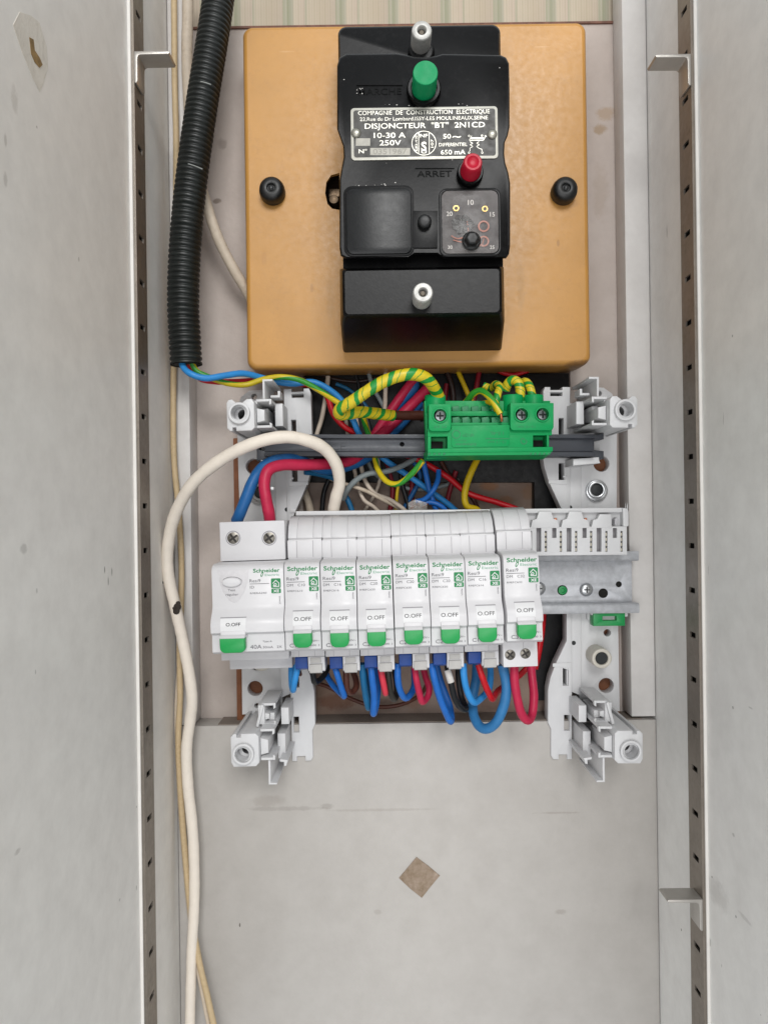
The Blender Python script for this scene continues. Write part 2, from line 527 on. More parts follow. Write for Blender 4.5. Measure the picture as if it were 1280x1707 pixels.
# ---- rusty-brown wood strips behind the mounting frames
M_brown = mat('brown_wood', '#7d4f34', 0.7, mott=0.25, mscale=90, bump=0.3, bscale=500)
for u0, u1, side in ((392, 446, 'left'), (990, 1030, 'right')):
    bb = B().pbox(u0, 705 if side == 'right' else 730, u1, 1203, 4.3, 12)
    single('wood_strip', bb, M_brown, 'narrow brown wooden strip behind the %s white plastic mounting upright' % side, 'wood strip', 'brown wood strips behind the frames', bevel=0.4)

# ---- black plastic backing behind the wiring
M_black = mat('old_black_plastic', '#0a0a0c', 0.5, mott=0.3, mscale=80, bump=0.12, dirt=0.2, dirtcol='#403c38', spec=0.25)
bb = B().pplate([(508, 622), (948, 622), (948, 1168), (890, 1168), (890, 804), (508, 804)], 1.8, 9.0, bevel=0.5)
single('black_backing', bb, M_black, 'black plastic backing plate in the recess behind the wires', 'backing plate')

# ---- square of bare glue on the lower panel
t = NT('glue_square')
nz = t.noise(160, 6, 0.7); nz2 = t.noise(420, 4, 0.6)
c = t.ramp(nz, [(0.3, lin('#6b5a45')), (0.45, lin('#8a7a66')), (0.6, lin('#9a8a7a')), (0.75, lin('#b3a394'))])
c = t.mix(t.math('MULTIPLY', nz2, 0.35), c, lin('#7a5d4d'))
t.l(c, t.b.inputs['Base Color']); t.b.inputs['Roughness'].default_value = 0.7
bm_ = t.n('ShaderNodeBump', Strength=0.6, Distance=0.001); t.l(nz, bm_.inputs['Height']); t.l(bm_.outputs[0], t.b.inputs['Normal'])
single('glue_square', B().pplate([(694, 1429), (713, 1443), (733, 1460), (718, 1478), (703, 1497), (684, 1482), (665, 1464), (680, 1446)], 22.05, 22.6, bevel=0.15), t.m,
       'brown square of old glue standing on its corner on the lower panel', 'glue patch')

# ---- torn paint patch on the left side
def side_poly(pts, X, th):
    b = B(); n = len(pts)
    A = [side_pt(u, v, X) for u, v in pts]
    sg = 1 if X < 0 else -1
    b.v = A + [(p[0] + sg * th, p[1], p[2]) for p in A]
    b.f = [tuple(range(n)), tuple(range(2 * n - 1, n - 1, -1))] + [(i, (i + 1) % n, n + (i + 1) % n, n + i) for i in range(n)]
    return b
M_peel = panel_paint('peeled_layer', '#ddd7cd', 0.6, tint='#c3b8a8', tintamt=0.4, bump=0.4)
pt = thing('peeled_patch', 'peeled paint patch with a brown glue streak high on the left side panel', 'paint patch', side_pt(50, 90, XL))
o0 = side_pt(50, 90, XL)
part(pt, 'patch_layer', side_poly([(22, 42), (33, 20), (52, 26), (66, 38), (78, 78), (80, 112), (72, 140), (66, 153), (52, 124), (36, 84)], XL, 0.15), M_peel, o0)
M_streak = mat('glue_streak', '#8a6f45', 0.7, mott=0.35, mscale=300, bump=0.5)
part(pt, 'glue_streak', side_poly([(49, 62), (56, 66), (58, 84), (66, 96), (71, 108), (66, 113), (58, 104), (52, 90)], XL + 0.1, 0.2), M_streak, o0)

# ---- slotted shelf standards
M_steel = mat('standard_steel', '#8d857c', 0.42, metal=0.75, mott=0.12, mscale=40, dirt=0.4)
M_steel_l = mat('bracket_steel', '#b5b1ab', 0.42, metal=0.6, mott=0.1, mscale=60)
M_hole = mat('dark_gap', '#15130f', 0.9, mott=0)
WS0, WS1 = 76.0, 92.0              # depth range of the strips
def shelf_standard(X, sg, vref, uref, side):
    zr = side_pt(uref, vref, X + sg * 3)[2]
    pitch = 74.2 * (CAMD - 84.0) / FPX
    ks = [k for k in range(-40, 41) if -330 < zr + k * pitch < 330]
    holes = []
    for k in ks:
        z = zr + k * pitch
        holes.append(rrect(WS0 + 4.6, z - 1.4, WS1 - 4.2, z + 1.4, 0.3, 2))
    v, f = raw_plate(rect(WS0, -338, WS1, 338), holes, 1.0)
    org = (X, -WS0, -338)
    tt = thing('shelf_standard', 'slotted metal shelf standard on the %s side panel' % side, 'shelf standard', org, 'shelf standards on the closet sides')
    b = B().add([(X + sg * (2.5 + c), -a, bz) for a, bz, c in v], f)
    part(tt, 'slotted_strip', b, M_steel, org)
    b = B()
    for wa, wb in ((WS0, WS0 + 0.9), (WS1 - 0.9, WS1)):
        x0, x1 = sorted((X + sg * 0.05, X + sg * 1.95))
        b.box(x0, x1, wa, wb, -338, 338)
    part(tt, 'flange', b, M_steel, org)
    x0, x1 = sorted((X + sg * 0.04, X + sg * 0.5))
    part(tt, 'dark_backing', B().box(x0, x1, WS0 + 1, WS1 - 1, -338, 338), M_hole, org)  # dark sheet added to paint the shade behind the slots
    x0, x1 = sorted((X + sg * 0.04, X + sg * 1.5))
    part(tt, 'edge_bead', B().box(x0, x1, WS1 + 0.02, WS1 + 0.8, -338, 338), M_side, org)
    return tt
shelf_standard(XL, 1, 471, 236, 'left')
shelf_standard(XR, -1, 461.7, 1149, 'right')

def shelf_bracket(X, sg, u, v, label):
    x, y, z = side_pt(u, v, X + sg * 3.1)
    xs = X + sg * 3.2
    prof = [(0, 0), (17.5, 0), (18.2, -0.7), (17.6, -1.6), (3.2, -1.7), (2.0, -2.2), (1.6, -3.4), (1.5, -15), (0.9, -16.2), (0, -16)]
    w1 = WS1 + 0.4; w0 = WS1 - 11.5
    pts = [(xs + sg * a, z + b_) for a, b_ in prof]
    if sg < 0:
        pts = pts[::-1]
    org = (xs, -w0, z - 16)
    tt = thing('shelf_bracket', label, 'shelf bracket', org, 'shelf brackets hooked into the standards')
    part(tt, 'bracket_angle', B().plate(pts, w0, w1, bevel=0.18), M_steel_l, org)
    x0, x1 = sorted((X + sg * 1.0, xs + sg * 0.5))
    part(tt, 'hook', B().box(x0, x1, w0 + 3, w0 + 7, z - 14, z - 12.5).box(x0, x1, w0 + 3, w0 + 7, z - 3, z - 1.5), M_steel_l, org)
shelf_bracket(XL, 1, 225, 88, 'bent metal shelf bracket hooked high into the left shelf standard')
shelf_bracket(XR, -1, 1152, 88, 'bent metal shelf bracket hooked high into the right shelf standard')
shelf_bracket(XR, -1, 1163, 1490, 'bent metal shelf bracket near the bottom of the right shelf standard')

# ================================================================== ORANGE PLATE
M_orange = mat('aged_orange_plastic', '#bd8a45', 0.38, mott=0.09, mscale=22, bump=0.05, dirt=0.28, dirtcol='#9c7040')
nt_ = M_orange.node_tree
bsdf_ = nt_.nodes['Principled BSDF']
old_ = bsdf_.inputs['Base Color'].links[0].from_socket
h_ = NT.__new__(NT); h_.m = M_orange; h_.t = nt_; h_.b = bsdf_
sepo = h_.n('ShaderNodeSeparateXYZ'); tco = h_.n('ShaderNodeTexCoord'); h_.l(tco.outputs['Object'], sepo.inputs[0])
rag_ = h_.noise(120.0, 6.0, 0.75)
base_c = old_
_o = P(697, 612, 5)  # burns and scuffs, plus shade painted beside the breaker and under the caps
for (u_, v_, hx_, hz_, st_, cl_) in ((968, 606, 9, 3.0, .8, '#6a4a2a'), (940, 618, 12, 2.5, .8, '#5a4026'), (452, 338, 7, 4, .4, '#94683a'), (943, 340, 8, 4, .45, '#94683a'), (478, 86, 5, .6, .5, '#d3a872'), (440, 430, 2, 5, .25, '#a06c34'), (550, 500, 3, 16, .25, '#94703c'), (868, 480, 3, 20, .25, '#94703c'), (520, 480, 1.2, 3, .35, '#8a6030'), (930, 405, 1.0, 2.4, .5, '#8a6030'), (905, 78, 5, .5, .5, '#d3a872'), (700, 604, 60, 2.0, .22, '#8a6236')):
    x_, z_ = px(u_, v_, 36)
    a_ = h_.math('DIVIDE', h_.math('SUBTRACT', sepo.outputs[0], (x_ - _o[0]) * S), hx_ * S)
    b_ = h_.math('DIVIDE', h_.math('SUBTRACT', sepo.outputs[2], (z_ - _o[2]) * S), hz_ * S)
    rr_ = h_.math('ADD', h_.math('ADD', h_.math('MULTIPLY', a_, a_), h_.math('MULTIPLY', b_, b_)), h_.math('MULTIPLY_ADD', rag_, 2.4, -1.2))
    base_c = h_.mix(h_.ramp(rr_, [(0.2, grey(st_)), (0.95, grey(0))]), base_c, lin(cl_))
h_.l(base_c, bsdf_.inputs['Base Color'])
M_blackp = mat('black_bakelite', '#050506', 0.36, rvar=0.02, mott=0.25, mscale=140, bump=0.06, bscale=700, dirt=0.05, spec=0.22, dirtcol='#6f6e6e')
M_blackr = mat('black_rubber', '#101112', 0.45, mott=0.2, bump=0.05)
W_PL = 36.0
org = P(697, 612, 5)
pl = thing('mounting_plate', 'ochre orange plastic mounting plate behind the old black breaker', 'mounting plate', org)
k = mmpx(W_PL)
x0 = px(407, 330, W_PL)[0]; x1 = px(982, 330, W_PL)[0]; z0 = px(697, 612, W_PL)[1]; z1 = px(697, 37.5, W_PL)[1]
hole = [px(u, v, W_PL) for u, v in ((566, 288), (552, 292), (544, 304), (542, 322), (546, 340), (554, 348), (566, 350))]
rings = []
def rr3(ins, w, r):
    return [(a, -w, b) for a, b in rrect(x0 + ins, z0 + ins, x1 - ins, z1 - ins, r, 8)]
# shell of the plate: shallow tray with rounded front edges
b = B().loft([rr3(1.2, 5, 6), rr3(0.2, 20, 6), rr3(0.0, 31.5, 6), rr3(0.35, 33.6, 5.6), rr3(1.3, 35.2, 5), rr3(2.6, 35.9, 4), rr3(3.2, 35.95, 3.6)], cap=False)
part(pl, 'shell', b, M_orange, org, ang=60)
b = B().plate(rrect(x0 + 3.1, z0 + 3.1, x1 - 3.1, z1 - 3.1, 3.7, 8), 33.5, W_PL, holes=[hole])
part(pl, 'front_face', b, M_orange, org)
b = B().plate(rrect(x0 + 3, z0 + 3, x1 - 3, z1 - 3, 3.7), 5, 6)
part(pl, 'back_sheet', b, mat('plate_inside', '#3a2415', 0.7), org)
for u, v in ((452, 313), (943, 313)):
    cx, cz = px(u, v, W_PL + 8)
    r = 21.5 * mmpx(W_PL + 8)
    b = B().lathe(cx, cz, [(r * .8, W_PL + .05), (r, W_PL + 1.0), (r, W_PL + 4.5), (r * .93, W_PL + 7.0), (r * .75, W_PL + 8.4), (r * .38, W_PL + 9.0), (r * .30, W_PL + 8.6), (r * .28, W_PL + 7.6)])
    s_ = part(pl, 'screw_cap', b, M_blackr, org, ang=50)
    part(s_, 'dimple', B().lathe(cx, cz, [(1.6, W_PL + 7.7), (1.6, W_PL + 8.0), (0.8, W_PL + 8.8), (.3, W_PL + 8.9)], 16), mat('cap_tip', '#2c2d2e', 0.35), org)
M_zinc = mat('zinc', '#b9bbbd', 0.32, metal=0.9, mott=0.1, mscale=300)
M_brass = mat('brass', '#a98d55', 0.35, metal=0.9, mott=0.2, mscale=400)
cx, cz = px(556, 330, 30)
b = B().lathe(cx, cz, [(3.2, 8), (3.2, 27), (2.6, 28.5), (.5, 28.8)], 16)
b.box(cx - 3, cx + 3, 10, 24, cz + 3.5, cz + 8)
part(pl, 'fixing_screw', b, mat('tarnished_screw', '#6b5a48', 0.4, metal=.8, mott=.3), org)

# ================================================================== OLD MAIN BREAKER
WB = 96.0                          # front of the black body
org = P(703, 585, W_PL)
mb = thing('main_breaker', 'old black bakelite main breaker with green and red buttons', 'circuit breaker', org)
# top cover
b = B()
def ring_px(pts, w):
    return [P(u, v, w) for u, v in pts]
def rrpx(u0, v0, u1, v1, r, w, n=6):
    a, c = px(u0, (v0 + v1) / 2, w), px(u1, (v0 + v1) / 2, w)
    zt_, zb_ = px((u0 + u1) / 2, v0, w)[1], px((u0 + u1) / 2, v1, w)[1]
    if not hasattr(r, '__len__'): r = (r,) * 4
    return [(x, -w, z) for x, z in rrect(a[0], zb_, c[0], zt_, [q_ * mmpx(w) for q_ in r], n)]
b.loft([rrpx(574, 76, 826, 140, (2, 2, 10, 10), W_PL + .05), rrpx(566, 46, 832, 140, (2, 2, 14, 14), 58), rrpx(564, 43, 834, 140, (2, 2, 14, 14), 64), rrpx(567, 46, 831, 140, (2, 2, 12, 12), 66)])
part(mb, 'top_cover', b, M_blackp, org, ang=50)
# body: lofted outline with waisted sides
out = [(577, 90), (660, 89), (674, 91), (690, 95), (712, 96), (728, 93), (738, 90), (834, 92), (843, 96), (848, 106), (849, 150), (849, 212), (846, 226), (841, 238), (840, 256), (842, 272), (847, 288), (850, 306), (850, 410), (848, 424), (843, 431), (740, 431), (730, 424), (690, 424), (680, 431), (576, 431), (568, 427), (566, 414), (566, 300), (569, 282), (573, 262), (572, 244), (567, 230), (562, 216), (562, 110), (566, 96)]
def shrink(pts, c, s):
    return [(c[0] + (u - c[0]) * s, c[1] + (v - c[1]) * s) for u, v in pts]
cen = (706, 262)
b = B()
b.loft([ring_px([(706 + (u - 706) * .885, 330 + (v - 330) * .86) for u, v in out], W_PL + .05),
        ring_px([(706 + (u - 706) * .985, 290 + (v - 290) * .985) for u, v in out], 84),
        ring_px(out, 90), ring_px(out, WB - 2), ring_px(shrink(out, cen, .994), WB - .7), ring_px(shrink(out, cen, .982), WB)])
part(mb, 'housing', b, M_blackp, org, ang=45)
# lower terminal cover
b = B()
b.loft([rrpx(571, 470, 835, 586, (5, 5, 2, 2), W_PL + .05), rrpx(567, 446, 840, 543, (7, 7, 3, 3), 76), rrpx(569, 446, 838, 531, (7, 7, 4, 4), 85),
        rrpx(571, 447, 836, 526, (7, 7, 5, 5), 88.6), rrpx(575, 450, 832, 522, (7, 7, 5, 5), 90)])
part(mb, 'terminal_cover', b, M_blackp, org, ang=24)
# dark throat between body and lower cover
part(mb, 'throat', B().pbox(572, 420, 838, 458, W_PL + .1, 82), M_blackp, org)
# posts under the knurled nuts
M_nut = mat('nickel_nut', '#c0bfbb', 0.5, metal=0.3, mott=0.12, mscale=400, dirt=0.3)
def knurl_nut(u, v, w0, w1, rp, name='knurled_nut'):
    cx, cz = px(u, v, w1); r = rp * mmpx(w1)
    n = 72
    rings = []
    for rr, w in ((r * .97, w0), (r, w0 + .6), (r, w1 - 1.2), (r * .93, w1 - .3), (r * .86, w1)):
        kn = .035 if w < w1 - 1 else 0.0
        rings.append([(cx + rr * (1 - kn * (i % 2)) * math.cos(2 * math.pi * i / n), -w, cz + rr * (1 - kn * (i % 2)) * math.sin(2 * math.pi * i / n)) for i in range(n)])
    for rr, w in ((r * .5, w1), (r * .42, w1 - .5), (r * .40, w1 - 4)):
        rings.append([(cx + rr * math.cos(2 * math.pi * i / n), -w, cz + rr * math.sin(2 * math.pi * i / n)) for i in range(n)])
    nut = part(mb, name, B().loft(rings), M_nut, org, ang=40)
    part(nut, 'stud', B().lathe(cx, cz, [(r * .3, w1 - 4.2), (r * .3, w1 - 2.2), (r * .2, w1 - 1.8)], 12), mat('stud_dark', '#5d564c', 0.5, metal=.6), org)
knurl_nut(703, 50, 64, 88, 17)
knurl_nut(705, 487, 86, 103, 17)
cx, cz = px(703, 72, 80)
part(mb, 'nut_boss', B().lathe(cx, cz - 1, [(7.5, 60), (7.2, 74), (6.2, 76)], 24).box(cx + 3, cx + 10, 62, 70, cz - 7, cz - 2), M_blackp, org, bevel=0.4)
# buttons
M_grn_b = mat('green_button', '#0d8f58', 0.5, mott=0.04, spec=0.25)
M_red_b = mat('red_button', '#b0152e', 0.4, mott=0.06, mscale=300, spec=0.3)
cx, cz = px(709, 121, 112); r = 21 * mmpx(112)
col_ = part(mb, 'button_collar', B().lathe(cx, cz, [(r * 1.42, WB - .5), (r * 1.4, WB + 2.4), (r * 1.3, WB + 3.2), (r * 1.1, WB + 3.2), (r * 1.05, WB + 1)], 40), M_blackp, org, ang=40)
part(mb, 'start_button', B().lathe(cx, cz, [(r * 1.0, WB - .4), (r * .995, 111.2), (r * .97, 111.8), (r * .93, 112)], 40), M_grn_b, org, ang=25)
cx, cz = px(788, 270, 110); r = 16.5 * mmpx(110)
part(mb, 'button_collar', B().lathe(cx, cz, [(r * 1.38, WB - .5), (r * 1.35, WB + 3.4), (r * 1.25, WB + 4.2), (r * 1.1, WB + 4.2), (r * 1.05, WB + 1)], 40), M_blackp, org, ang=40)
part(mb, 'stop_button', B().lathe(cx, cz, [(r * 1.08, WB - .4), (r * 1.06, 103.2), (r * .98, 105), (r * .96, 109.3), (r * .82, 110.2), (r * .62, 110.2), (r * .5, 109.5), (r * .2, 109.2)], 40), M_red_b, org, ang=40)
# raised frame pieces and embossed words
M_emb = mat('black_emboss', '#060707', 0.6, mott=0.2, spec=0.12)
b = B()
b.pplate(rrpxy := [(594, 142), (671, 142), (671, 141), (594, 141)], WB, WB + .35)
b.ptext('MARCHE', 597, 158, 11, WB + .12, 72, bold=.006, ext=.02)
part(mb, 'embossed_word', b, M_emb, org)
b = B()
b.pplate([(692, 281), (757, 281), (757, 279.8), (692, 279.8)], WB, WB + .35)
b.ptext('ARRET', 695, 295, 10.5, WB + .12, 58, bold=.006, ext=.02)
part(mb, 'embossed_word', b, M_emb, org)
# chips of white dust where the casting is worn
M_dustw = mat('white_chips', '#c9c6c2', 0.8, mott=0.1)
b = B()
for i in range(85):
    u, v = random.choice([(random.uniform(594, 606), random.uniform(147, 158)), (random.uniform(582, 668), random.gauss(308, 2)), (random.uniform(580, 640), random.gauss(419.5, 1.0)), (680.5 + random.gauss(0, .8), random.uniform(320, 360)), (random.uniform(640, 690), random.gauss(180, 3)), (random.uniform(588, 820), random.gauss(176, 1.6)), (random.uniform(560, 840), random.uniform(100, 420))])
    s1 = random.uniform(.35, 1.5)
    pts = [(u + s1 * random.uniform(.5, 1.2) * math.cos(a), v + .7 * s1 * random.uniform(.5, 1.2) * math.sin(a)) for a in (0, 1.1, 2.3, 3.4, 4.6, 5.5)]
    b.pplate(pts, WB - .02, WB + .13)
part(mb, 'worn_chips', b, M_dustw, org)['kind'] = 'stuff'
# nameplate
M_npw = mat('nameplate_metal', '#c4c2b8', 0.38, metal=0.35, mott=0.08, mscale=300)
M_npk = mat('nameplate_black', '#26241f', 0.45, mott=0.15)
W1 = WB + .6
def prr(u0, v0, u1, v1, r, w, n=5):
    return [(p[0], p[2]) for p in rrpx(u0, v0, u1, v1, r, w, n)]
npl = part(mb, 'nameplate', B().plate(prr(585, 178.5, 829.5, 265.5, 6, W1), WB - .05, W1, bevel=.12), M_npw, org)
part(npl, 'black_field', B().plate(prr(589.5, 182.5, 825.5, 261, 4, W1), W1 - .02, W1 + .08), M_npk, org)
W2 = W1 + .13
b = B()
b.ptext('COMPAGNIE  DE  CONSTRUCTION  ELECTRIQUE', 597, 192, 7.4, W2, 219, bold=.004)
b.ptext('22,Rue du Dr Lombard.ISSY-LES MOULINEAUX.SEINE', 600, 201.8, 6.4, W2, 213, bold=.002)
b.ptext('DISJONCTEUR  "BT"  2N1CD', 608, 214.6, 9.2, W2, 200, bold=.010)
b.ptext('10-30 A', 623, 230, 9, W2, 53, bold=.008)
b.ptext('250V', 632.5, 242.4, 9, W2, 36, bold=.008)
b.ptext('N°', 598, 255.5, 7, W2, 14, bold=.012)
b.ptext('50', 738.5, 231, 8, W2, 13, bold=.012)
b.ptext('~', 754, 232.5, 12, W2, 14, bold=.012)
b.ptext('DIFFERENTIEL', 731.5, 244, 6, W2, 47, bold=.008)
b.ptext('650 mA', 734.5, 257.5, 8, W2, 41, bold=.008)
b.ptext('33769', 597, 262.6, 2.6, W1 + .02, 22, bold=.01)
# certification roundel
for rr_, r2 in ((20.6, 19.4),):
    b.plate([px(706.5 + rr_ * math.cos(a * math.pi / 24), 238.5 + rr_ * math.sin(a * math.pi / 24), W2) for a in range(48)], W2 - .05, W2,
            holes=[[px(706.5 + r2 * math.cos(a * math.pi / 24), 238.5 + r2 * math.sin(a * math.pi / 24), W2) for a in range(48)]])
b.pplate([(697.2, 220.5), (698.3, 220.5), (698.3, 256.5), (697.2, 256.5)], W2 - .05, W2)
b.pplate([(714.7, 220.5), (715.8, 220.5), (715.8, 256.5), (714.7, 256.5)], W2 - .05, W2)
b.ptext('NF', 700, 229, 6, W2, 13, bold=.02)
b.ptext('S', 706.5, 251, 15, W2, 9, bold=.03, align='c')
b.ptext('U', 706.5, 255.5, 5, W2, 9, bold=.02, align='c')
b.ptext('CE2-410', 695.5, 252, 3.6, W2, 26, bold=.012, rot=math.pi / 2)
b.ptext('107', 722.5, 246, 4.6, W2, 14, bold=.012, rot=math.pi / 2)
# wiring diagram
def seg(b, pts, wd, w):
    for (u0, v0), (u1, v1) in zip(pts[:-1], pts[1:]):
        dx, dy = u1 - u0, v1 - v0; L = math.hypot(dx, dy) or 1
        nx, ny = -dy / L * wd / 2, dx / L * wd / 2
        b.pplate([(u0 + nx, v0 + ny), (u1 + nx, v1 + ny), (u1 - nx, v1 - ny), (u0 - nx, v0 - ny)], w - .05, w)
seg(b, [(782, 234), (786, 226)], 1, W2); seg(b, [(782, 234), (805, 234), (810, 226)], 1.2, W2); seg(b, [(785, 230.5), (806, 230.5)], 3.2, W2)
seg(b, [(783, 236), (788, 239), (783, 241), (788, 244), (783, 247), (783, 252)], 1, W2)
seg(b, [(798, 236), (794, 239), (799, 241), (794, 244), (798, 247), (803, 249), (803, 254)], 1, W2)
for u, v in ((781.5, 226.5), (803, 226), (809, 227), (781.5, 254.5), (803.5, 254.5)):
    b.pplate(circ(u, v, 1.8, 10), W2 - .05, W2, holes=[circ(u, v, 1.0, 8)])
part(npl, 'white_lettering', b, M_npw, org)
M_npg = mat('serial_field', '#a9a69c', 0.5, mott=0.15, mscale=300)
b = B().pplate([(617, 246.6), (683.5, 246.6), (683.5, 258.5), (617, 258.5)], W2 - .05, W2).pplate([(593, 230.5), (617, 230.5), (617, 243), (593, 243)], W2 - .05, W2)
part(npl, 'serial_field', b, M_npg, org)
b = B().ptext('0351967', 622, 257, 9.4, W2 + .05, 56, bold=.004)
part(npl, 'serial_number', b, mat('serial_stamp', '#8f8c82', 0.5), org)
for u, v in ((593.5, 220.5), (820.5, 222.5)):
    cx, cz = px(u, v, W1 + 1)
    part(npl, 'rivet', B().lathe(cx, cz, [(2.5, W1 - .1), (2.5, W1 + .5), (1.8, W1 + 1.1), (.6, W1 + 1.3)], 18), mat('rivet_metal', '#9c9a90', 0.35, metal=.7), org, ang=60)
# left blank lid
lid = part(mb, 'blank_lid', B().plate(prr(577, 313, 686, 422.5, 12, WB + 2), WB - .3, WB + 1.6, bevel=.5), mat('lid_black', '#0a0c0e', 0.34, rvar=0.03, mott=0.25, mscale=60, bump=0.06, dirt=0.08, dirtcol='#3c3e41', spec=0.3), org)
part(mb, 'lid_rim', B().plate(prr(573, 309, 690, 426.5, 14, WB + .8), WB - .2, WB + .6, bevel=.25), M_blackp, org)
# middle boss with the little test button
part(mb, 'boss', B().pplate([(688, 351), (729, 351), (729, 413), (688, 413)], WB - .2, WB + .9, bevel=.3), M_blackp, org)
cx, cz = px(708, 367, WB + 5)
part(mb, 'test_button', B().lathe(cx, cz, [(3.5, WB), (3.5, WB + 3.6), (3.1, WB + 4.6), (2.0, WB + 5)], 28), M_blackr, org, ang=50)
# right calibration window
M_dial = mat('dial_plate', '#3d3736', 0.6, mott=0.25, mscale=150, dirt=0.3, dirtcol='#1c1815')
part(mb, 'window_rim', B().plate(prr(732, 313, 835, 427, 13, WB + 1), WB - .2, WB + .8, bevel=.25, holes=[prr(736, 317, 831, 423, 11, WB + 1)]), M_blackp, org)
dial = part(mb, 'dial_plate', B().plate(prr(737, 318, 830, 422, 10, WB + .4), WB - .2, WB + .35), M_dial, org)
b = B()
for s_, u, v, h in (('10', 784.5, 341.5, 8), ('20', 749, 360, 7), ('15', 820.5, 361, 7), ('30', 750, 415, 5.5), ('25', 820, 415, 5.5)):
    b.ptext(s_, u, v, h * 1.1, WB + .7, bold=.012, align='c')
part(dial, 'dial_numbers', b, mat('dial_print', '#d2cdc6', 0.6), org)
M_cop = mat('copper', '#b06a48', 0.32, metal=0.9, mott=0.15, mscale=400)
M_ring = mat('coil_wire', '#a86a58', 0.5, mott=0.15)
for u, v, ro, ri, m_ in ((760, 347, 5, 3, M_brass), (808, 348, 5, 3, M_brass), (806, 377, 9.5, 7, M_ring), (806, 402, 9, 6.6, M_ring)):
    part(dial, 'eyelet', B().pplate(circ(u, v, ro, 24), WB + .3, WB + .9, holes=[circ(u, v, ri, 20)]), m_, org)
cx, cz = px(771, 373, WB + 1)
b = B()
n = 30
rg = [random.uniform(.85, 1.1) for _ in range(n)]
b.loft([[(cx + 5.8 * rg[i] * s_ * math.cos(2 * math.pi * i / n), -(w_ + .25 * math.sin(i * 2.1)), cz + 5.2 * rg[i] * s_ * math.sin(2 * math.pi * i / n)) for i in range(n)] for s_, w_ in ((1, WB + .3), (.97, WB + 1.0), (.7, WB + 1.25), (.35, WB + 1.1))])
part(dial, 'wax_seal', b, mat('wax', '#22211f', 0.3, mott=0.5, mscale=400, bump=0.6, bscale=600), org)
b = B()
b.tube([P(752, 393, WB + .8), P(762, 398, WB + 1), P(776, 394, WB + .9), P(780, 384, WB + .9), P(778, 368, WB + .8)], .35, 6)
b.tube([P(755, 400, WB + .8), P(770, 404, WB + 1), P(800, 410, WB + .9), P(806, 398, WB + .9)], .3, 6)
part(dial, 'seal_wire', b, M_ring, org)
part(mb, 'window_pane', B().plate(prr(736.5, 317.5, 830.5, 422.5, 11, WB + 2), WB + 1.7, WB + 2.3, bevel=.2), clear_plastic('window_clear', '#c9c6c4', 0.07), org)
cx, cz = px(787, 397, WB + 6)
part(mb, 'setting_knob', B().lathe(cx, cz, [(4.2, WB + 2.2), (4.2, WB + 3.2), (3.6, WB + 3.6), (3.4, WB + 6.2), (2.6, WB + 6.8)], 6).lathe(cx, cz, [(4.8, WB + .4), (4.8, WB + 2.6), (4.0, WB + 3.2)], 20), M_blackr, org, bevel=.25)

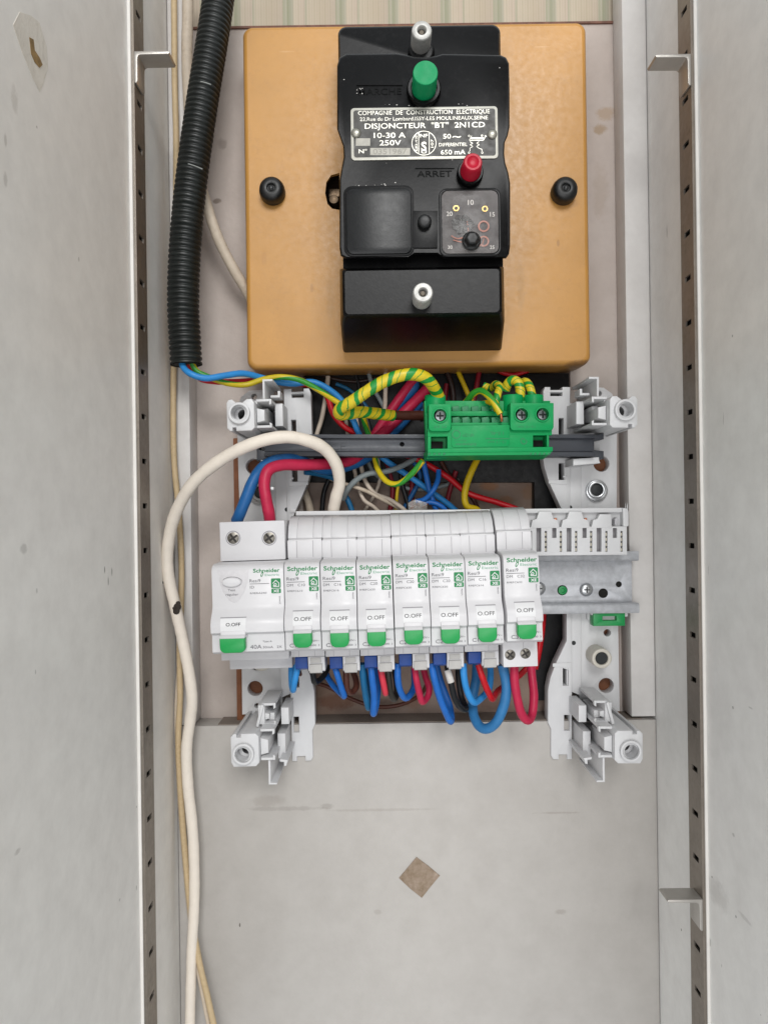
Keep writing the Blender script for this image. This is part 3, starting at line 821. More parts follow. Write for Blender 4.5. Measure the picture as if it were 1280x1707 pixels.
# ================================================================== WHITE MOUNTING FRAMES
M_white = mat('white_plastic', '#cccccd', 0.40, mott=0.025, mscale=60, spec=0.45)
M_white2 = mat('white_plastic_matt', '#cacacb', 0.5, mott=0.03, mscale=60)
M_rubber = mat('bolt_socket', '#1c1f20', 0.6, mott=0.2)
X0 = 27.0                          # mirror plane of the two frames
def frame(side):
    sg = 1 if side == 'right' else -1
    org = (X0 + sg * 100, -12, -150)
    fr = thing('mounting_upright', 'white plastic mounting upright with corner posts at the %s of the breaker row' % side, 'mounting upright', org, 'white plastic mounting uprights')
    dz = -1.0 if side == 'right' else 1.0
    def fl(b):
        if sg < 0:
            b.mapv(lambda q_: (2 * X0 - q_[0], q_[1], q_[2] + 1.2))
            b.f = [tuple(reversed(f_)) for f_ in b.f]
        return b
    def pp(name, b, m=M_white, bevel=0.0, parent=None, ang=35):
        return part(parent or fr, name, fl(b), m, org, bevel, ang=ang)
    # outer plate with its holes
    A = [(966, 690), (966, 652), (985, 645), (1006, 646), (1020, 656), (1028, 676), (1028, 900), (1033, 1186), (965, 1186)]
    keyh = lambda u, v, r, s_: [(u + r * math.cos(a), v + r * math.sin(a)) for a in [math.pi * 2 * i / 22 for i in range(22)] if not (s_ * math.sin(a) > .93)] if False else circ(u, v, r, 22)
    hs = [circ(998, 656, 4.5, 14), circ(1002, 773, 13, 24), circ(996, 818, 15, 24), circ(1012, 1055, 6, 14), circ(1004, 1098, 15, 24), circ(1010, 1143, 12.5, 24), circ(1008, 1172, 4.2, 14)]
    pp('outer_plate', B().pplate(A, 12.1, 20, hs, bevel=.5))
    # raised step between the plates
    pp('inner_web', B().pplate([(942, 672), (968, 672), (968, 1160), (944, 1150)], 12.1, 22.5, bevel=.4))
    # inner plate, curved edge
    C = [(905, 652), (908, 645), (917, 645), (917, 650), (937, 650), (937, 645), (950, 645), (950, 880), (953, 1075), (953, 1266), (945, 1266), (945, 1258), (931, 1258), (931, 1266), (922, 1266), (918, 1260), (918, 1215), (913, 1205), (913, 1150), (917, 1130), (925, 1108), (936, 1085), (944, 1068), (944, 868), (936, 850), (926, 828), (914, 802), (907, 778), (905, 765)]
    slots = [[(917, 654), (937, 654), (937, 660), (917, 660)], [(931, 697), (939, 697), (939, 724), (931, 724)], [(931, 772), (940, 772), (940, 800), (931, 800)],
             [(938, 1114), (947, 1117), (947, 1143), (938, 1143)], [(940, 1192), (949, 1192), (949, 1218), (940, 1218)]]
    pp('inner_plate', B().pplate(C, 14, 24.2, slots, bevel=.4), M_white2)
    pp('plate_nib', B().pplate([(914, 800), (942, 800), (942, 796), (938, 796), (938, 793), (946, 793), (946, 808), (914, 806)], 23.8, 24.7, bevel=.2))
    pp('plate_nib', B().pplate([(921, 1106), (952, 1104), (952, 1115), (946, 1115), (946, 1112), (921, 1112)], 23.8, 24.7, bevel=.2))
    pp('plate_nib', B().pbox(936, 846, 946, 852, 23.8, 24.8), bevel=.2)
    # small dark peg holes
    for u, v in ((950, 846), (956, 1072)):
        x, z = px(u, v, 23)
        pp('peg_hole', B().lathe(x, z, [(1.3, 22.4), (1.3, 22.75)], 14), M_rubber)
    # clamp bolts
    x, z = px(996, 818, 24); 
    bo = pp('clamp_bolt', B().plate(circ(x, z, 6.6, 28), 14, 22.6, [circ(x, z, 4.2, 24)], bevel=.5).plate(circ(x - .8, z + .6, 5.2, 28), 16, 25.5, [circ(x - .8, z + .6, 3.7, 24)], bevel=.6), M_zinc if sg > 0 else mat('grey_washer', '#a3a19f', 0.5), ang=40)
    pp('bolt_socket', B().lathe(x - .8, z + .6, [(3.8, 15), (3.8, 23.2), (3.2, 23.6)], 22), M_rubber, parent=bo)
    x, z = px(1003, 1098, 34)
    bo = pp('clamp_bolt', B().plate(circ(x, z, 6.0, 28), 14, 34, [circ(x, z, 3.7, 24)], bevel=.9), mat('bolt_ivory', '#c2bdb2', 0.45), ang=40)
    pp('bolt_socket', B().lathe(x, z, [(3.8, 22), (3.8, 32.6), (3.4, 33)], 22), M_rubber, parent=bo)
    # ---- corner posts
    for tag_, (ua, va, ub, vb), (uc, vc) in (('top', (1016, 660, 1062, 713), (1043, 683)), ('bottom', (1024, 1218, 1071, 1273), (1052, 1253))):
        wf = 68.0
        if tag_ == 'top':
            fo = [(ua, va + 6), (ua + 4, va), (ua + 12, va), (ua + 20, va + 6), (ub - 16, va + 6), (ub - 9, va), (ub - 3, va + 1), (ub, va + 6), (ub, vb - 5), (ub - 5, vb), (ub - 9, vb), (ub - 9, vb - 6), (ub - 15, vb - 6), (ub - 15, vb), (ua + 5, vb), (ua, vb - 5)]
        else:
            fo = [(ua, va + 5), (ua + 5, va), (ub - 17, va), (ub - 17, va + 6), (ub - 10, va + 6), (ub - 10, va), (ub - 5, va), (ub, va + 5), (ub, vb - 8), (ub - 4, vb), (ua + 6, vb), (ua, vb - 6)]
        post = pp('corner_post', B().pplate(fo, 20.05, wf, [circ(uc, vc, 11, 24)], bevel=.5))
        rx, rz = px(uc, vc, wf + 2.5)
        pp('post_ring', B().plate(circ(rx, rz, 5.9, 32), wf - 1, wf + 2.5, [circ(rx, rz, 4.4, 28)], bevel=.5), parent=post, ang=40)
        # tapered bore down to a small screw hole
        bx, bz = px(uc - 3, vc + (0 if tag_ == 'top' else -2), 60)
        pp('post_bore', B().plate(circ(rx, rz, 4.45, 28), wf - 9, wf - 8, [circ(rx - .6, rz + .2, 3.1, 18)], bevel=.2), parent=post)
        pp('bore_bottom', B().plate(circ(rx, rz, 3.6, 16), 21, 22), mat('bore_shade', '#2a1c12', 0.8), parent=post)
    # ---- clip channels beside the posts
    def channel(ua, va, ub, vb, wf, tags=True):
        th = 4.2
        pp('channel_wall', B().pplate([(ua, va), (ub, va), (ub, va + th), (ua, va + th)], 24, wf, bevel=.3))
        pp('channel_wall', B().pplate([(ua, vb - th), (ub, vb - th), (ub, vb), (ua, vb)], 24, wf, bevel=.3))
        pp('channel_lip', B().pplate([(ua, va), (ua + 3.5, va), (ua + 3.5, va + 10), (ua, va + 8)], wf - 3, wf + .6, bevel=.2))
        pp('channel_lip', B().pplate([(ua, vb), (ua + 3.5, vb), (ua + 3.5, vb - 9), (ua, vb - 7)], wf - 3, wf + .6, bevel=.2))
        pp('channel_side', B().pplate([(ua - 26, va + 8), (ua - 13, va + 8), (ua - 13, vb - 2), (ua - 26, vb - 2)], 22.6, 46, bevel=.4))
        pp('dark_backing', B().pplate([(ua - 12, va + 9), (ua + 2, va + 9), (ua + 2, vb - 4), (ua - 12, vb - 4)], 22.6, 30), M_rubber)
        um = (ua + ub) / 2 + 2
        pp('latch', B().pplate([(um - 4, va + 18), (um + 9, va + 15), (um + 9, vb - 9), (um - 4, vb - 12)], 40, wf - 2, bevel=.4))
        pp('latch_root', B().pplate([(um - 14, va + 16), (um - 4, va + 16), (um - 4, vb - 10), (um - 14, vb - 10)], 24, 50, bevel=.4))
        pp('channel_web', B().pplate([(ub - 5, va + 3), (ub + 6, va + 3), (ub + 6, vb - 3), (ub - 5, vb - 3)], 20.1, 56, bevel=.3))
    channel(986, 661, 1011, 709, 64)
    channel(997, 1211, 1020, 1263, 66)
    channel(990, 1168, 1013, 1206, 56)
    pp('side_strut', B().pplate([(1010, 1172), (1014, 1170), (1024, 1206), (1020, 1208)], 36, 58, bevel=.2))
    # flag above the top channel
    pp('top_flag', B().pplate([(981, 628), (998, 628), (998, 661), (994.5, 661), (994.5, 631.5), (981, 631.5)], 23, 60, bevel=.25))
    pp('flag_tab', B().pplate([(966, 648), (970, 648), (970, 655), (982, 655), (982, 659), (966, 659)], 40, 52, bevel=.25))
    # hook below the bottom channel
    pp('bottom_hook', B().pplate([(1004, 1263), (1007.5, 1263), (1007.5, 1281), (1008, 1304), (994, 1304), (994, 1301), (1004.5, 1301), (1004, 1284)], 26, 64, bevel=.25))
    pp('bottom_lip', B().pplate([(972, 1264), (986, 1262), (986, 1266), (979, 1267), (979, 1274), (975, 1273), (974, 1268)], 24, 58, bevel=.25))
    pp('rail_seat', B().pplate([(962, 724), (1000, 720), (1006, 716), (998, 742), (1000, 752), (962, 752)], 20.2, 33, bevel=.3))
    pp('rail_lip', B().pplate([(955, 765), (998, 762), (998, 766), (1000, 772), (955, 776)], 22, 44, bevel=.3))
frame('right'); frame('left')

# ================================================================== DARK PLASTIC RAIL
M_rail = mat('anthracite_plastic', '#3a3d44', 0.45, mott=0.06, mscale=100, bump=0.03)
org = P(715, 760, 40)
rl = thing('plastic_rail', 'dark grey plastic rail carrying the green earth terminal block', 'rail', org)
def row(u0, u1, v0, v1):
    return [(u0, v0), (u1, v0), (u1, v1), (u0, v1)]
part(rl, 'rail_body', B().pplate(row(442, 988, 731, 753), 34, 46.0, holes=[circ(670, 740.5, 3.8, 16), circ(534, 742, 3.5, 16)], bevel=.25), M_rail, org)
part(rl, 'upper_flange', B().pplate(row(440, 992, 724, 730.6), 34, 48.5, bevel=.3), M_rail, org)
part(rl, 'lower_flange', B().pplate(row(440, 992, 753.4, 760.5), 34, 48.5, bevel=.3), M_rail, org)
part(rl, 'rail_back', B().pplate(row(445, 985, 728, 757), 30, 33.9), M_rail, org)
for u0, u1 in ((428, 446), (986, 1006)):
    part(rl, 'end_clip', B().pplate([(u0, 726), (u1, 722), (u1, 732), (u0 + 4, 735), (u0 + 4, 750), (u1, 752), (u1, 765), (u0, 768)], 30, 42, bevel=.4), M_rail, org)
b = B()
b.ptext('CE', 550, 750.5, 13, 46.05, 27, ext=.015)
part(rl, 'embossed_mark', b, mat('rail_emboss', '#2c2f35', 0.5), org)
b = B().pplate([(546, 732.5), (580, 732.5), (580, 752), (546, 752)], 46, 46.25, holes=[[(547, 733.5), (579, 733.5), (579, 751), (547, 751)]])
part(rl, 'mark_border', b, M_rail, org)

# ================================================================== GREEN EARTH TERMINAL BLOCK
M_tb = mat('terminal_green', '#048f4e', 0.45, mott=0.05, mscale=200, spec=0.22)
M_tbe = mat('terminal_emboss', '#067244', 0.5, mott=0.05)
org = P(813, 768, 48)
tb = thing('terminal_block', 'bright green earth terminal block clipped on the dark rail', 'terminal block', org)
WT = 72.0
T = lambda u, v: (690 + u / 5.333, 620 + v / 5.333)
def tp(pts): return [T(*q_) for q_ in pts]
part(tb, 'base', B().pplate([(707, 668), (917, 668), (914, 757), (711, 765)], 48.6, WT - 10, bevel=.4), M_tb, org)
part(tb, 'front_body', B().pplate(tp([(120, 505), (1225, 505), (1225, 562), (120, 576)]), WT - 10.05, WT, bevel=.3), M_tb, org)
part(tb, 'front_body', B().pplate(tp([(297, 560), (1056, 560), (1056, 690), (297, 690)]), WT - 9.95, WT - .02, bevel=.1), M_tb, org)
part(tb, 'front_pillar', B().pplate(tp([(121, 570), (150, 570), (150, 700), (121, 700)]), WT - 9.9, WT - .3, bevel=.2), M_tb, org)
part(tb, 'front_pillar', B().pplate(tp([(1180, 560), (1198, 560), (1198, 690), (1180, 690)]), WT - 9.9, WT - .3, bevel=.2), M_tb, org)
part(tb, 'bottom_lip', B().pplate(tp([(122, 684), (1232, 666), (1232, 706), (122, 720)]), WT - 20, WT + .3, bevel=.3), M_tb, org)
b = B()
b.loft([ring_px(tp([(122, 712), (1225, 700), (1205, 735), (122, 745)]), WT - .2), ring_px(tp([(85, 720), (1150, 712), (1145, 778), (85, 790)]), 50)])
part(tb, 'sloping_underside', b, M_tb, org)
for i in range(9):
    uu = (130 + i * 44) if i < 4 else (1030 + (i - 4) * 40)
    part(tb, 'grip_rib', B().pplate(tp([(uu, 718), (uu + 20, 718), (uu + 14, 738), (uu - 6, 738)]), WT - 6, WT - .05, bevel=.1), M_tbe, org)
# towers
for (a, c, d, e), holes_, tubes in (((130, 285, 330, 527), [(232, 385)], [(92, 278)]), ((855, 275, 1240, 520), [(957, 378), (1143, 375)], [(776, 960), (967, 1140)])):
    pts = tp([(a, c), (d, c), (d, e - 30), (d - 8, e - 10), (d - 30, e), (a + 30, e), (a + 8, e - 10), (a, e - 30)])
    tw = part(tb, 'screw_tower', B().pplate(pts, WT - 14, WT + 2.5, holes=[circ(*T(*h_), 10.6, 28) for h_ in holes_], bevel=.4), M_tb, org)
    for h_ in holes_:
        u, v = T(*h_)
        part(tw, 'hole_collar', B().pplate(circ(u, v, 13, 32), WT + 2.4, WT + 3.2, holes=[circ(u, v, 10.4, 28)], bevel=.2), M_tb, org)
        cx, cz = px(u, v + 1, WT - 5)
        scw = part(tw, 'clamp_screw', B().lathe(cx, cz, [(3.0, WT - 13), (3.0, WT - 5.5), (2.6, WT - 5)], 24), mat('clamp_steel', '#8f9193', 0.35, metal=.9, mott=.2, mscale=500), org, ang=40)
        part(scw, 'cross_slot', B().box(cx - 2, cx + 2, WT - 5.05, WT - 4.85, cz - .45, cz + .45).box(cx - .45, cx + .45, WT - 5.06, WT - 4.84, cz - 2, cz + 2), mat('slot_dark', '#2a2a2c', 0.6), org)
    for a1, a2 in tubes:
        u1, v1 = T(a1, 225); u2, v2 = T(a2, 290)
        xa = px(u1, v1, 58)[0]; xb_ = px(u2, v1, 58)[0]
        zt_ = px(u1, 660.5, 58)[1]; zb_ = px(u1, 690, 58)[1]
        cxx = (xa + xb_) / 2; r = (xb_ - xa) / 2
        n = 26; rings = []
        for rr_, z_ in ((r, zb_), (r, zt_ - .4), (r * .95, zt_), (r * .68, zt_), (r * .66, zt_ - 6)):
            rings.append([(cxx + rr_ * math.cos(2 * math.pi * i / n), -60 + rr_ * .9 * math.sin(2 * math.pi * i / n), z_) for i in range(n)])
        part(tw, 'entry_tube', B().loft(rings), M_tb, org, ang=40)
# spring slots in two rows
for r_, (vt, vb_, w_) in enumerate(((300, 358, 64), (398, 460, 69))):
    for i in range(5 + r_):
        ua = 335 + i * 87 + r_ * 3
        part(tb, 'spring_slot', B().pplate(tp([(ua, vt + 8), (ua + 60, vt), (ua + 72, vt + 28), (ua + 66, vb_), (ua + 4, vb_ - 6)]), w_ - 4, w_ + .4, bevel=.3), M_tbe, org)
    part(tb, 'slot_shelf', B().pplate(tp([(325, vb_ - 10), (860, vb_ - 10), (860, vb_ + 34), (325, vb_ + 34)]), 58, w_ + .8, bevel=.3), M_tb, org)
part(tb, 'label_field', B().pplate(tp([(332, 478), (848, 470), (850, 640), (835, 664), (350, 672), (332, 655)]), WT - 1, WT + .55, bevel=.25), M_tb, org)
for (a, c, d, e) in ((150, 618, 255, 678), (1058, 608, 1143, 662)):
    part(tb, 'dark_slot', B().pplate(tp(row(a, d, c, e)), WT - 10.0, WT - 8.5), M_hole, org)
b = B()
xx, zz = px(*T(553, 632), WT + .62)
kk = mmpx(WT)
b.text('Schneider', xx, zz, 26 / 5.333 * kk, WT + .6, 190 / 5.333 * kk, bold=.008, rot=math.pi, ext=.02)
xx, zz = px(*T(465, 606), WT + .62)
b.text('Electric', xx, zz, 12 / 5.333 * kk, WT + .6, 105 / 5.333 * kk, rot=math.pi, ext=.02)
xx, zz = px(*T(530, 548), WT + .62)
b.text('NF CEM', xx, zz, 30 / 5.333 * kk, WT + .6, 100 / 5.333 * kk, rot=math.pi, ext=.02)
xx, zz = px(*T(795, 530), WT + .62)
b.text('1.5-4L', xx, zz, 30 / 5.333 * kk, WT + .6, 120 / 5.333 * kk, rot=math.pi, ext=.02)
xx, zz = px(*T(815, 612), WT + .62)
b.text('12-13 mm', xx, zz, 22 / 5.333 * kk, WT + .6, 160 / 5.333 * kk, rot=math.pi, ext=.02)
xx, zz = px(*T(1075, 478), WT + 2.6)
b.text('12-15 mm', xx, zz, 20 / 5.333 * kk, WT + 2.55, 155 / 5.333 * kk, rot=math.pi, ext=.02)
xx, zz = px(*T(285, 478), WT + 2.6)
b.text('M 25', xx, zz, 20 / 5.333 * kk, WT + 2.55, 105 / 5.333 * kk, rot=math.pi, ext=.02)
b.plate([px(*T(375 + 38 * math.cos(i * math.pi / 12), 555 + 38 * math.sin(i * math.pi / 12)), WT + .7) for i in range(24)], WT + .5, WT + .68, holes=[[px(*T(375 + 31 * math.cos(i * math.pi / 12), 555 + 31 * math.sin(i * math.pi / 12)), WT + .7) for i in range(24)]])
b.pplate(tp(row(635, 845, 590, 596)), WT + .5, WT + .68)
b.plate([px(*T(975 + 30 * math.cos(i * math.pi / 12), 615 + 30 * math.sin(i * math.pi / 12)), WT) for i in range(18)], WT - .05, WT + .12, holes=[[px(*T(975 + 22 * math.cos(i * math.pi / 12), 615 + 22 * math.sin(i * math.pi / 12)), WT) for i in range(18)]])
o_ = part(tb, 'embossed_lettering', b, M_tbe, org)

# ================================================================== BREAKER ROW
TILT = math.radians(-0.2)
ROW_O = Vector((0, -32.0, -43.2))
def rowpt(x, p=0.0, z=0.0):
    """row-local mm -> world mm"""
    return (ROW_O.x + x * math.cos(TILT) - z * math.sin(TILT), ROW_O.y - p, ROW_O.z + x * math.sin(TILT) + z * math.cos(TILT))
def rowloc(u, v, p):
    """photo pixel at p mm in front of the metal rail -> row-local x, z"""
    x, z = px(u, v, 32.0 + p)
    x -= ROW_O.x; z -= ROW_O.z
    return (x * math.cos(TILT) + z * math.sin(TILT), -x * math.sin(TILT) + z * math.cos(TILT))
def rthing(name, label, cat, x=0.0, z=0.0, group=None, extra=0.0):
    return thing(name, label, cat, rowpt(x, 0, z), group, -(TILT + extra))
M_galv = mat('galvanised_rail', '#b9bbbf', 0.48, metal=0.3, mott=0.14, mscale=260, bump=0.05, dirt=0.15)
# ---- metal top-hat rail
xl, xr = -96.0, rowloc(1064, 970, 0)[0]
rail = rthing('din_rail', 'galvanised steel top-hat rail behind the white breakers', 'rail', xl)
off = (xl, 0, 0)
holes_px = [(937, 984, 8.5), (1005, 989, 8), (1031, 974, 5)]
hl = []
for u, v, r in holes_px:
    a, c = rowloc(u, v, -6); hl.append(circ(a, c, r * mmpx(26), 20))
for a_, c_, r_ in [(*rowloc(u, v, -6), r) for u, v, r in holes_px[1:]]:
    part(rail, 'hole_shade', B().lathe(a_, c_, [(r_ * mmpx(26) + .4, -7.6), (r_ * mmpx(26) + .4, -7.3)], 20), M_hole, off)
part(rail, 'web', B().plate(rect(xl, -12.6, xr - 2, 12.6), -7.2, -6.0, hl, bevel=.2), M_galv, off)
for s_ in (-1, 1):
    prof = [(-7.0, 12.6), (-7.0, 13.8), (-1.6, 14.1), (-.8, 15.0), (-.5, 17.6), (0.4, 18.4), (1.0, 17.4), (.9, 14.0), (.2, 12.9), (-1.0, 12.5)]
    prof = [(a, c * s_) for a, c in prof]
    if s_ < 0: prof = prof[::-1]
    part(rail, 'flange', B().xplate(prof, xl, xr, bevel=.15), M_galv, off, ang=50)
M_grn = mat('clip_green', '#0f8a46', 0.4, mott=0.05)
a, c = rowloc(937, 984, -8)
part(rail, 'green_plug', B().lathe(a, c, [(2.6, -9), (2.6, -7.4), (1.4, -7.2), (1.2, -8)], 20), M_grn, off)
for u, v in ((977, 983), (898, 981)):
    a, c = rowloc(u, v, -5)
    s_ = part(rail, 'rail_screw', B().lathe(a, c, [(4.0, -6.05), (4.0, -5.2), (3.3, -4.3), (1.5, -3.9)], 28), M_zinc, off, ang=50)
    part(s_, 'cross_slot', B().box(a - 1.8, a + 1.8, -4.4, -3.75, c - .35, c + .35).box(a - .35, a + .35, -4.41, -3.74, c - 1.8, c + 1.8), mat('slot_dark', '#2a2a2c', 0.6), off)
# ---- green rail clip below the right end
a0, c0 = rowloc(988, 1020, -2); a1, c1 = rowloc(1041, 1043, -2)
clip = rthing('rail_clip', 'green plastic rail clip under the right end of the steel rail', 'clip', a0, c1)
off = (a0, 0, c1)
part(clip, 'clip_body', B().plate(rect(a0, c1, a1, c0 + 3), -9, -1.5, [rrect(a0 + 5.5, c1 + 3.2, a1 - 5.0, c1 + 5.8, .3, 2)], bevel=.3), M_grn, off)
part(clip, 'clip_window', B().plate(rect(a0 + 5, c1 + 2.8, a1 - 4.6, c1 + 6.1), -8.0, -5.5), M_white, off)
part(clip, 'clip_carrier', B().plate(rect(a0 - 1.6, c1 + 2.8, a1 + 2.4, c0 + 3), -13, -9.1, bevel=.3).plate(rect(a0 - 1.2, c1 + 6.5, a0 - .1, c0 + 2.5), -9.2, -2, bevel=.2).plate(rrect(a1 + .2, c1 + 5.2, a1 + 2.2, c0 + 2.5, .8), -9.2, -3, bevel=.2), M_white, off)

# ---- comb busbar
M_comb = mat('comb_white', '#cccccd', 0.42, mott=0.03, mscale=80)
xc1 = rowloc(1046, 885, 14)[0]
comb = rthing('comb_busbar', 'white insulated comb busbar running along the top of the breakers', 'busbar', -51, 20)
off = (-51, 0, 20)
part(comb, 'back_wall', B().xplate([(6, 20), (6, 43.4), (7, 44), (9.5, 44), (10, 43.4), (10, 20)], -51, xc1, bevel=.25), M_comb, off)
part(comb, 'top_ledge', B().plate(rrect(-51, 41.6, xc1, 44.2, (.2, 2.4, 2.4, .2)), 9.9, 13.2, bevel=.3), M_comb, off)
part(comb, 'end_cap', B().plate(rrect(xc1 - 3.2, 33.5, xc1, 44.0, (.8, .8, 2.4, .4)), 6, 15.6, bevel=.3), M_comb, off)
# finger fronts to the right of the last breaker
pitch = 53 * mmpx(46)
k46 = mmpx(46)
def cl(X, Y):           # from the enlarged crop of the right end
    return rowloc(820 + X / 4.571, 820 + Y / 4.571, 14)
for i in range(4):
    X = 115 + i * 230
    base = [(X - 55, 275), (X - 42, 215), (X - 10, 205), (X + 8, 150), (X + 100, 150), (X + 118, 205), (X + 150, 215), (X + 165, 275)]
    if i == 3:
        base = [(X - 55, 275), (X - 42, 215), (X - 10, 205), (X + 8, 170), (X + 95, 170), (X + 100, 275)]
    pts = [cl(*q_) for q_ in base]
    part(comb, 'upper_tooth', B().plate(pts, 10.1, 15.5, bevel=.3), M_comb, off)
    if i > 0:
        a, c = cl(X - 92 + 120 - 5 + 0, 232)
    # copper tongue between teeth
    Xc = 252 + i * 229
    if i < 3:
        part(comb, 'copper_tongue', B().plate([cl(*q_) for q_ in ((Xc - 12, 208), (Xc + 8, 198), (Xc + 14, 215), (Xc + 10, 262), (Xc - 12, 258))], 10.2, 14.6, bevel=.3), M_cop, off)
    else:
        part(comb, 'end_groove', B().plate([cl(*q_) for q_ in ((Xc - 12, 208), (Xc + 2, 194), (Xc + 14, 205), (Xc + 10, 250), (Xc - 12, 250))], 10.2, 15.7, bevel=.3), mat('comb_grey', '#b1b0b3', 0.5), off)
# lower face with contact slots
sl = []
for i in range(4):
    Xc = 240 + i * 230
    if Xc > 230:
        sl.append([cl(*q_) for q_ in row(Xc - 16 + 225 * 0, Xc + 16, 275, 350)])
wide = [(352, 275, 455), (582, 275, 455), (810, 275, 455)]
for X, y0, y1 in wide:
    sl.append([cl(*q_) for q_ in row(X - 18, X + 18, y0, y1)])
narrow = [292, 406, 520, 636, 750, 866, 981]
for X in narrow:
    sl.append([cl(*q_) for q_ in row(X - 8, X + 8, 298, 455)])
o0_ = cl(200, 270); o1_ = cl(1022, 478)
part(comb, 'lower_face', B().plate(rect(o0_[0], o1_[1], o1_[0], o0_[1]), 10.1, 15.2, sl, bevel=.2), M_comb, off)
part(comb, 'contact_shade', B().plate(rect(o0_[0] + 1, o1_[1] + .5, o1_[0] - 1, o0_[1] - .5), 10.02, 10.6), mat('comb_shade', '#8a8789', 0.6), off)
for X in narrow:
    for j in range(4):
        part(comb, 'contact', B().plate([cl(*q_) for q_ in row(X - 8, X + 8, 312 + j * 39, 334 + j * 39)], 10.2, 13.6), mat('contact_ivory', '#b9b2a0', 0.5), off)

# ---- modular breakers (they sit a little askew on the rail)
TILT = math.radians(0.95)
ROW_O = Vector((0, -32.0, -42.9))
M_mcb = mat('breaker_white', '#cccbcd', 0.38, mott=0.02, mscale=90, spec=0.45)
M_mcb2 = mat('breaker_white_matt', '#cfced0', 0.5, mott=0.02)
M_seam2 = mat('shroud_seam', '#a9a8aa', 0.6, mott=0)
M_seam = mat('breaker_seam', '#8f8d91', 0.6, mott=0)
M_lg = mat('print_green', '#0d7a43', 0.5, mott=0)
M_lgl = mat('print_light_green', '#5aa07e', 0.5, mott=0)
M_gr = mat('print_grey', '#5c5b60', 0.5, mott=0)
M_bk = mat('print_black', '#232326', 0.5, mott=0)
M_tog = mat('toggle_green', '#17964a', 0.38, mott=0.03)
M_wht = mat('print_white', '#d8d8d9', 0.5, mott=0)
M_bluep = mat('blue_plug', '#0c3c86', 0.4, mott=0.1)
M_clip = mat('grey_clip', '#b3b1ae', 0.45, mott=0.06)
M_scr = mat('terminal_screw', '#77736c', 0.38, metal=0.85, mott=0.25, mscale=500)
PW = 18.5
FACE = 62.0
MCB_PROF = [(4, 38), (23, 41.6), (31, 40.0), (37, 36.2), (40.2, 31.5), (40.8, 29.6), (43.4, 29.2), (43.7, 28.4), (43.7, 19), (57.5, 18.4), (60.6, 17.4), (62, 15.2), (62, -2.5), (63.2, -5.0), (66.5, -8.6), (67.8, -11.5), (67.6, -15.6), (65.2, -17.0), (65, -18), (65, -25.6), (63.4, -26.8), (46, -27.2), (46, -33.2), (30, -34), (4, -34)]
def surf(z):
    """front surface (p) of a breaker at height z"""
    pts = [(62, 15.2), (62, -2.5), (63.2, -5.0), (66.5, -8.6), (67.8, -11.5), (67.6, -15.6), (65.2, -17.0), (65, -25.6)]
    for (pa, za), (pb, zb) in zip(pts[:-1], pts[1:]):
        if za >= z >= zb:
            return pa + (pb - pa) * (za - z) / (za - zb)
    return 62.0
def conform(b, lift=.12, base=0.0):
    """lay flat lettering (built at depth 0) on the breaker face"""
    b.v = [(x, -(surf(z) + lift + base) + y * 0, z) for x, y, z in b.v]
    return b
def logo(b, x, z, wd):
    h = wd * .143
    b.text('Schneider', x, z, h, 0, wd, bold=.022)
    # looped stem under the h
    cx, cz = x + wd * .335, z - h * .55
    o_, i_ = [], []
    for i in range(20):
        a = 2 * math.pi * i / 20
        ex, ez = math.cos(a), math.sin(a)
        o_.append((cx + wd * .048 * ex + wd * .032 * ez, cz + h * .62 * ez))
        i_.append((cx + wd * .022 * ex + wd * .020 * ez, cz + h * .36 * ez))
    b.plate(o_, -.01, .01, [i_])
def badge_parts(root, off, x, z, conformer):
    b = B().plate(rrect(x, z - 4.9, x + 4.9, z, .5, 3), -.01, .01).plate(rrect(x + .05, z - 7.6, x + 4.95, z - 5.2, .5, 3), -.01, .01)
    o_ = part(root, 'eco_badge', conformer(b, .1), M_lg, off)
    b = B()
    L = lambda px_, pz_: (x + px_ * 4.9, z - 4.9 + pz_ * 4.9)
    house = [(.14, .50), (.50, .86), (.86, .52), (.86, .12), (.22, .12), (.22, .34), (.30, .34), (.30, .20), (.78, .20), (.78, .50), (.50, .75), (.20, .44)]
    b.plate([L(*q_) for q_ in house], -.01, .01)
    b.plate([L(.44 + .15 * math.cos(a / 8 * math.pi), .36 + .15 * math.sin(a / 8 * math.pi)) for a in range(16)], -.01, .01, [[L(.44 + .08 * math.cos(a / 8 * math.pi), .36 + .08 * math.sin(a / 8 * math.pi)) for a in range(16)]])
    b.text('XE', x + 2.5, z - 7.1, 1.45, 0, 3.1, bold=.03, align='c')
    part(o_, 'badge_print', conformer(b, .16), M_wht, off)

def screw(root, x, z, p, r, off, name='terminal_screw', tilt=.3):
    s_ = part(root, name, B().lathe(x, z, [(r, p - 3), (r, p - .9), (r * .86, p - .6)], 28), M_scr, off, ang=40)
    b = B()
    for k_ in range(2):
        a = tilt + k_ * math.pi / 2
        c, s2 = math.cos(a), math.sin(a)
        pts = [(x + q_[0] * c - q_[1] * s2, z + q_[0] * s2 + q_[1] * c) for q_ in rect(-r * .75, -r * .16, r * .75, r * .16)]
        b.plate(pts, p - .75, p - .52 + k_ * .01)
    part(s_, 'cross_slot', b, mat('screw_slot', '#2b2825', 0.7), off)
    return s_

def seam_line(b, x, z0, z1, p, wd=.14):
    b.plate(rect(x - wd / 2, z0, x + wd / 2, z1), p - .05, p + .03)

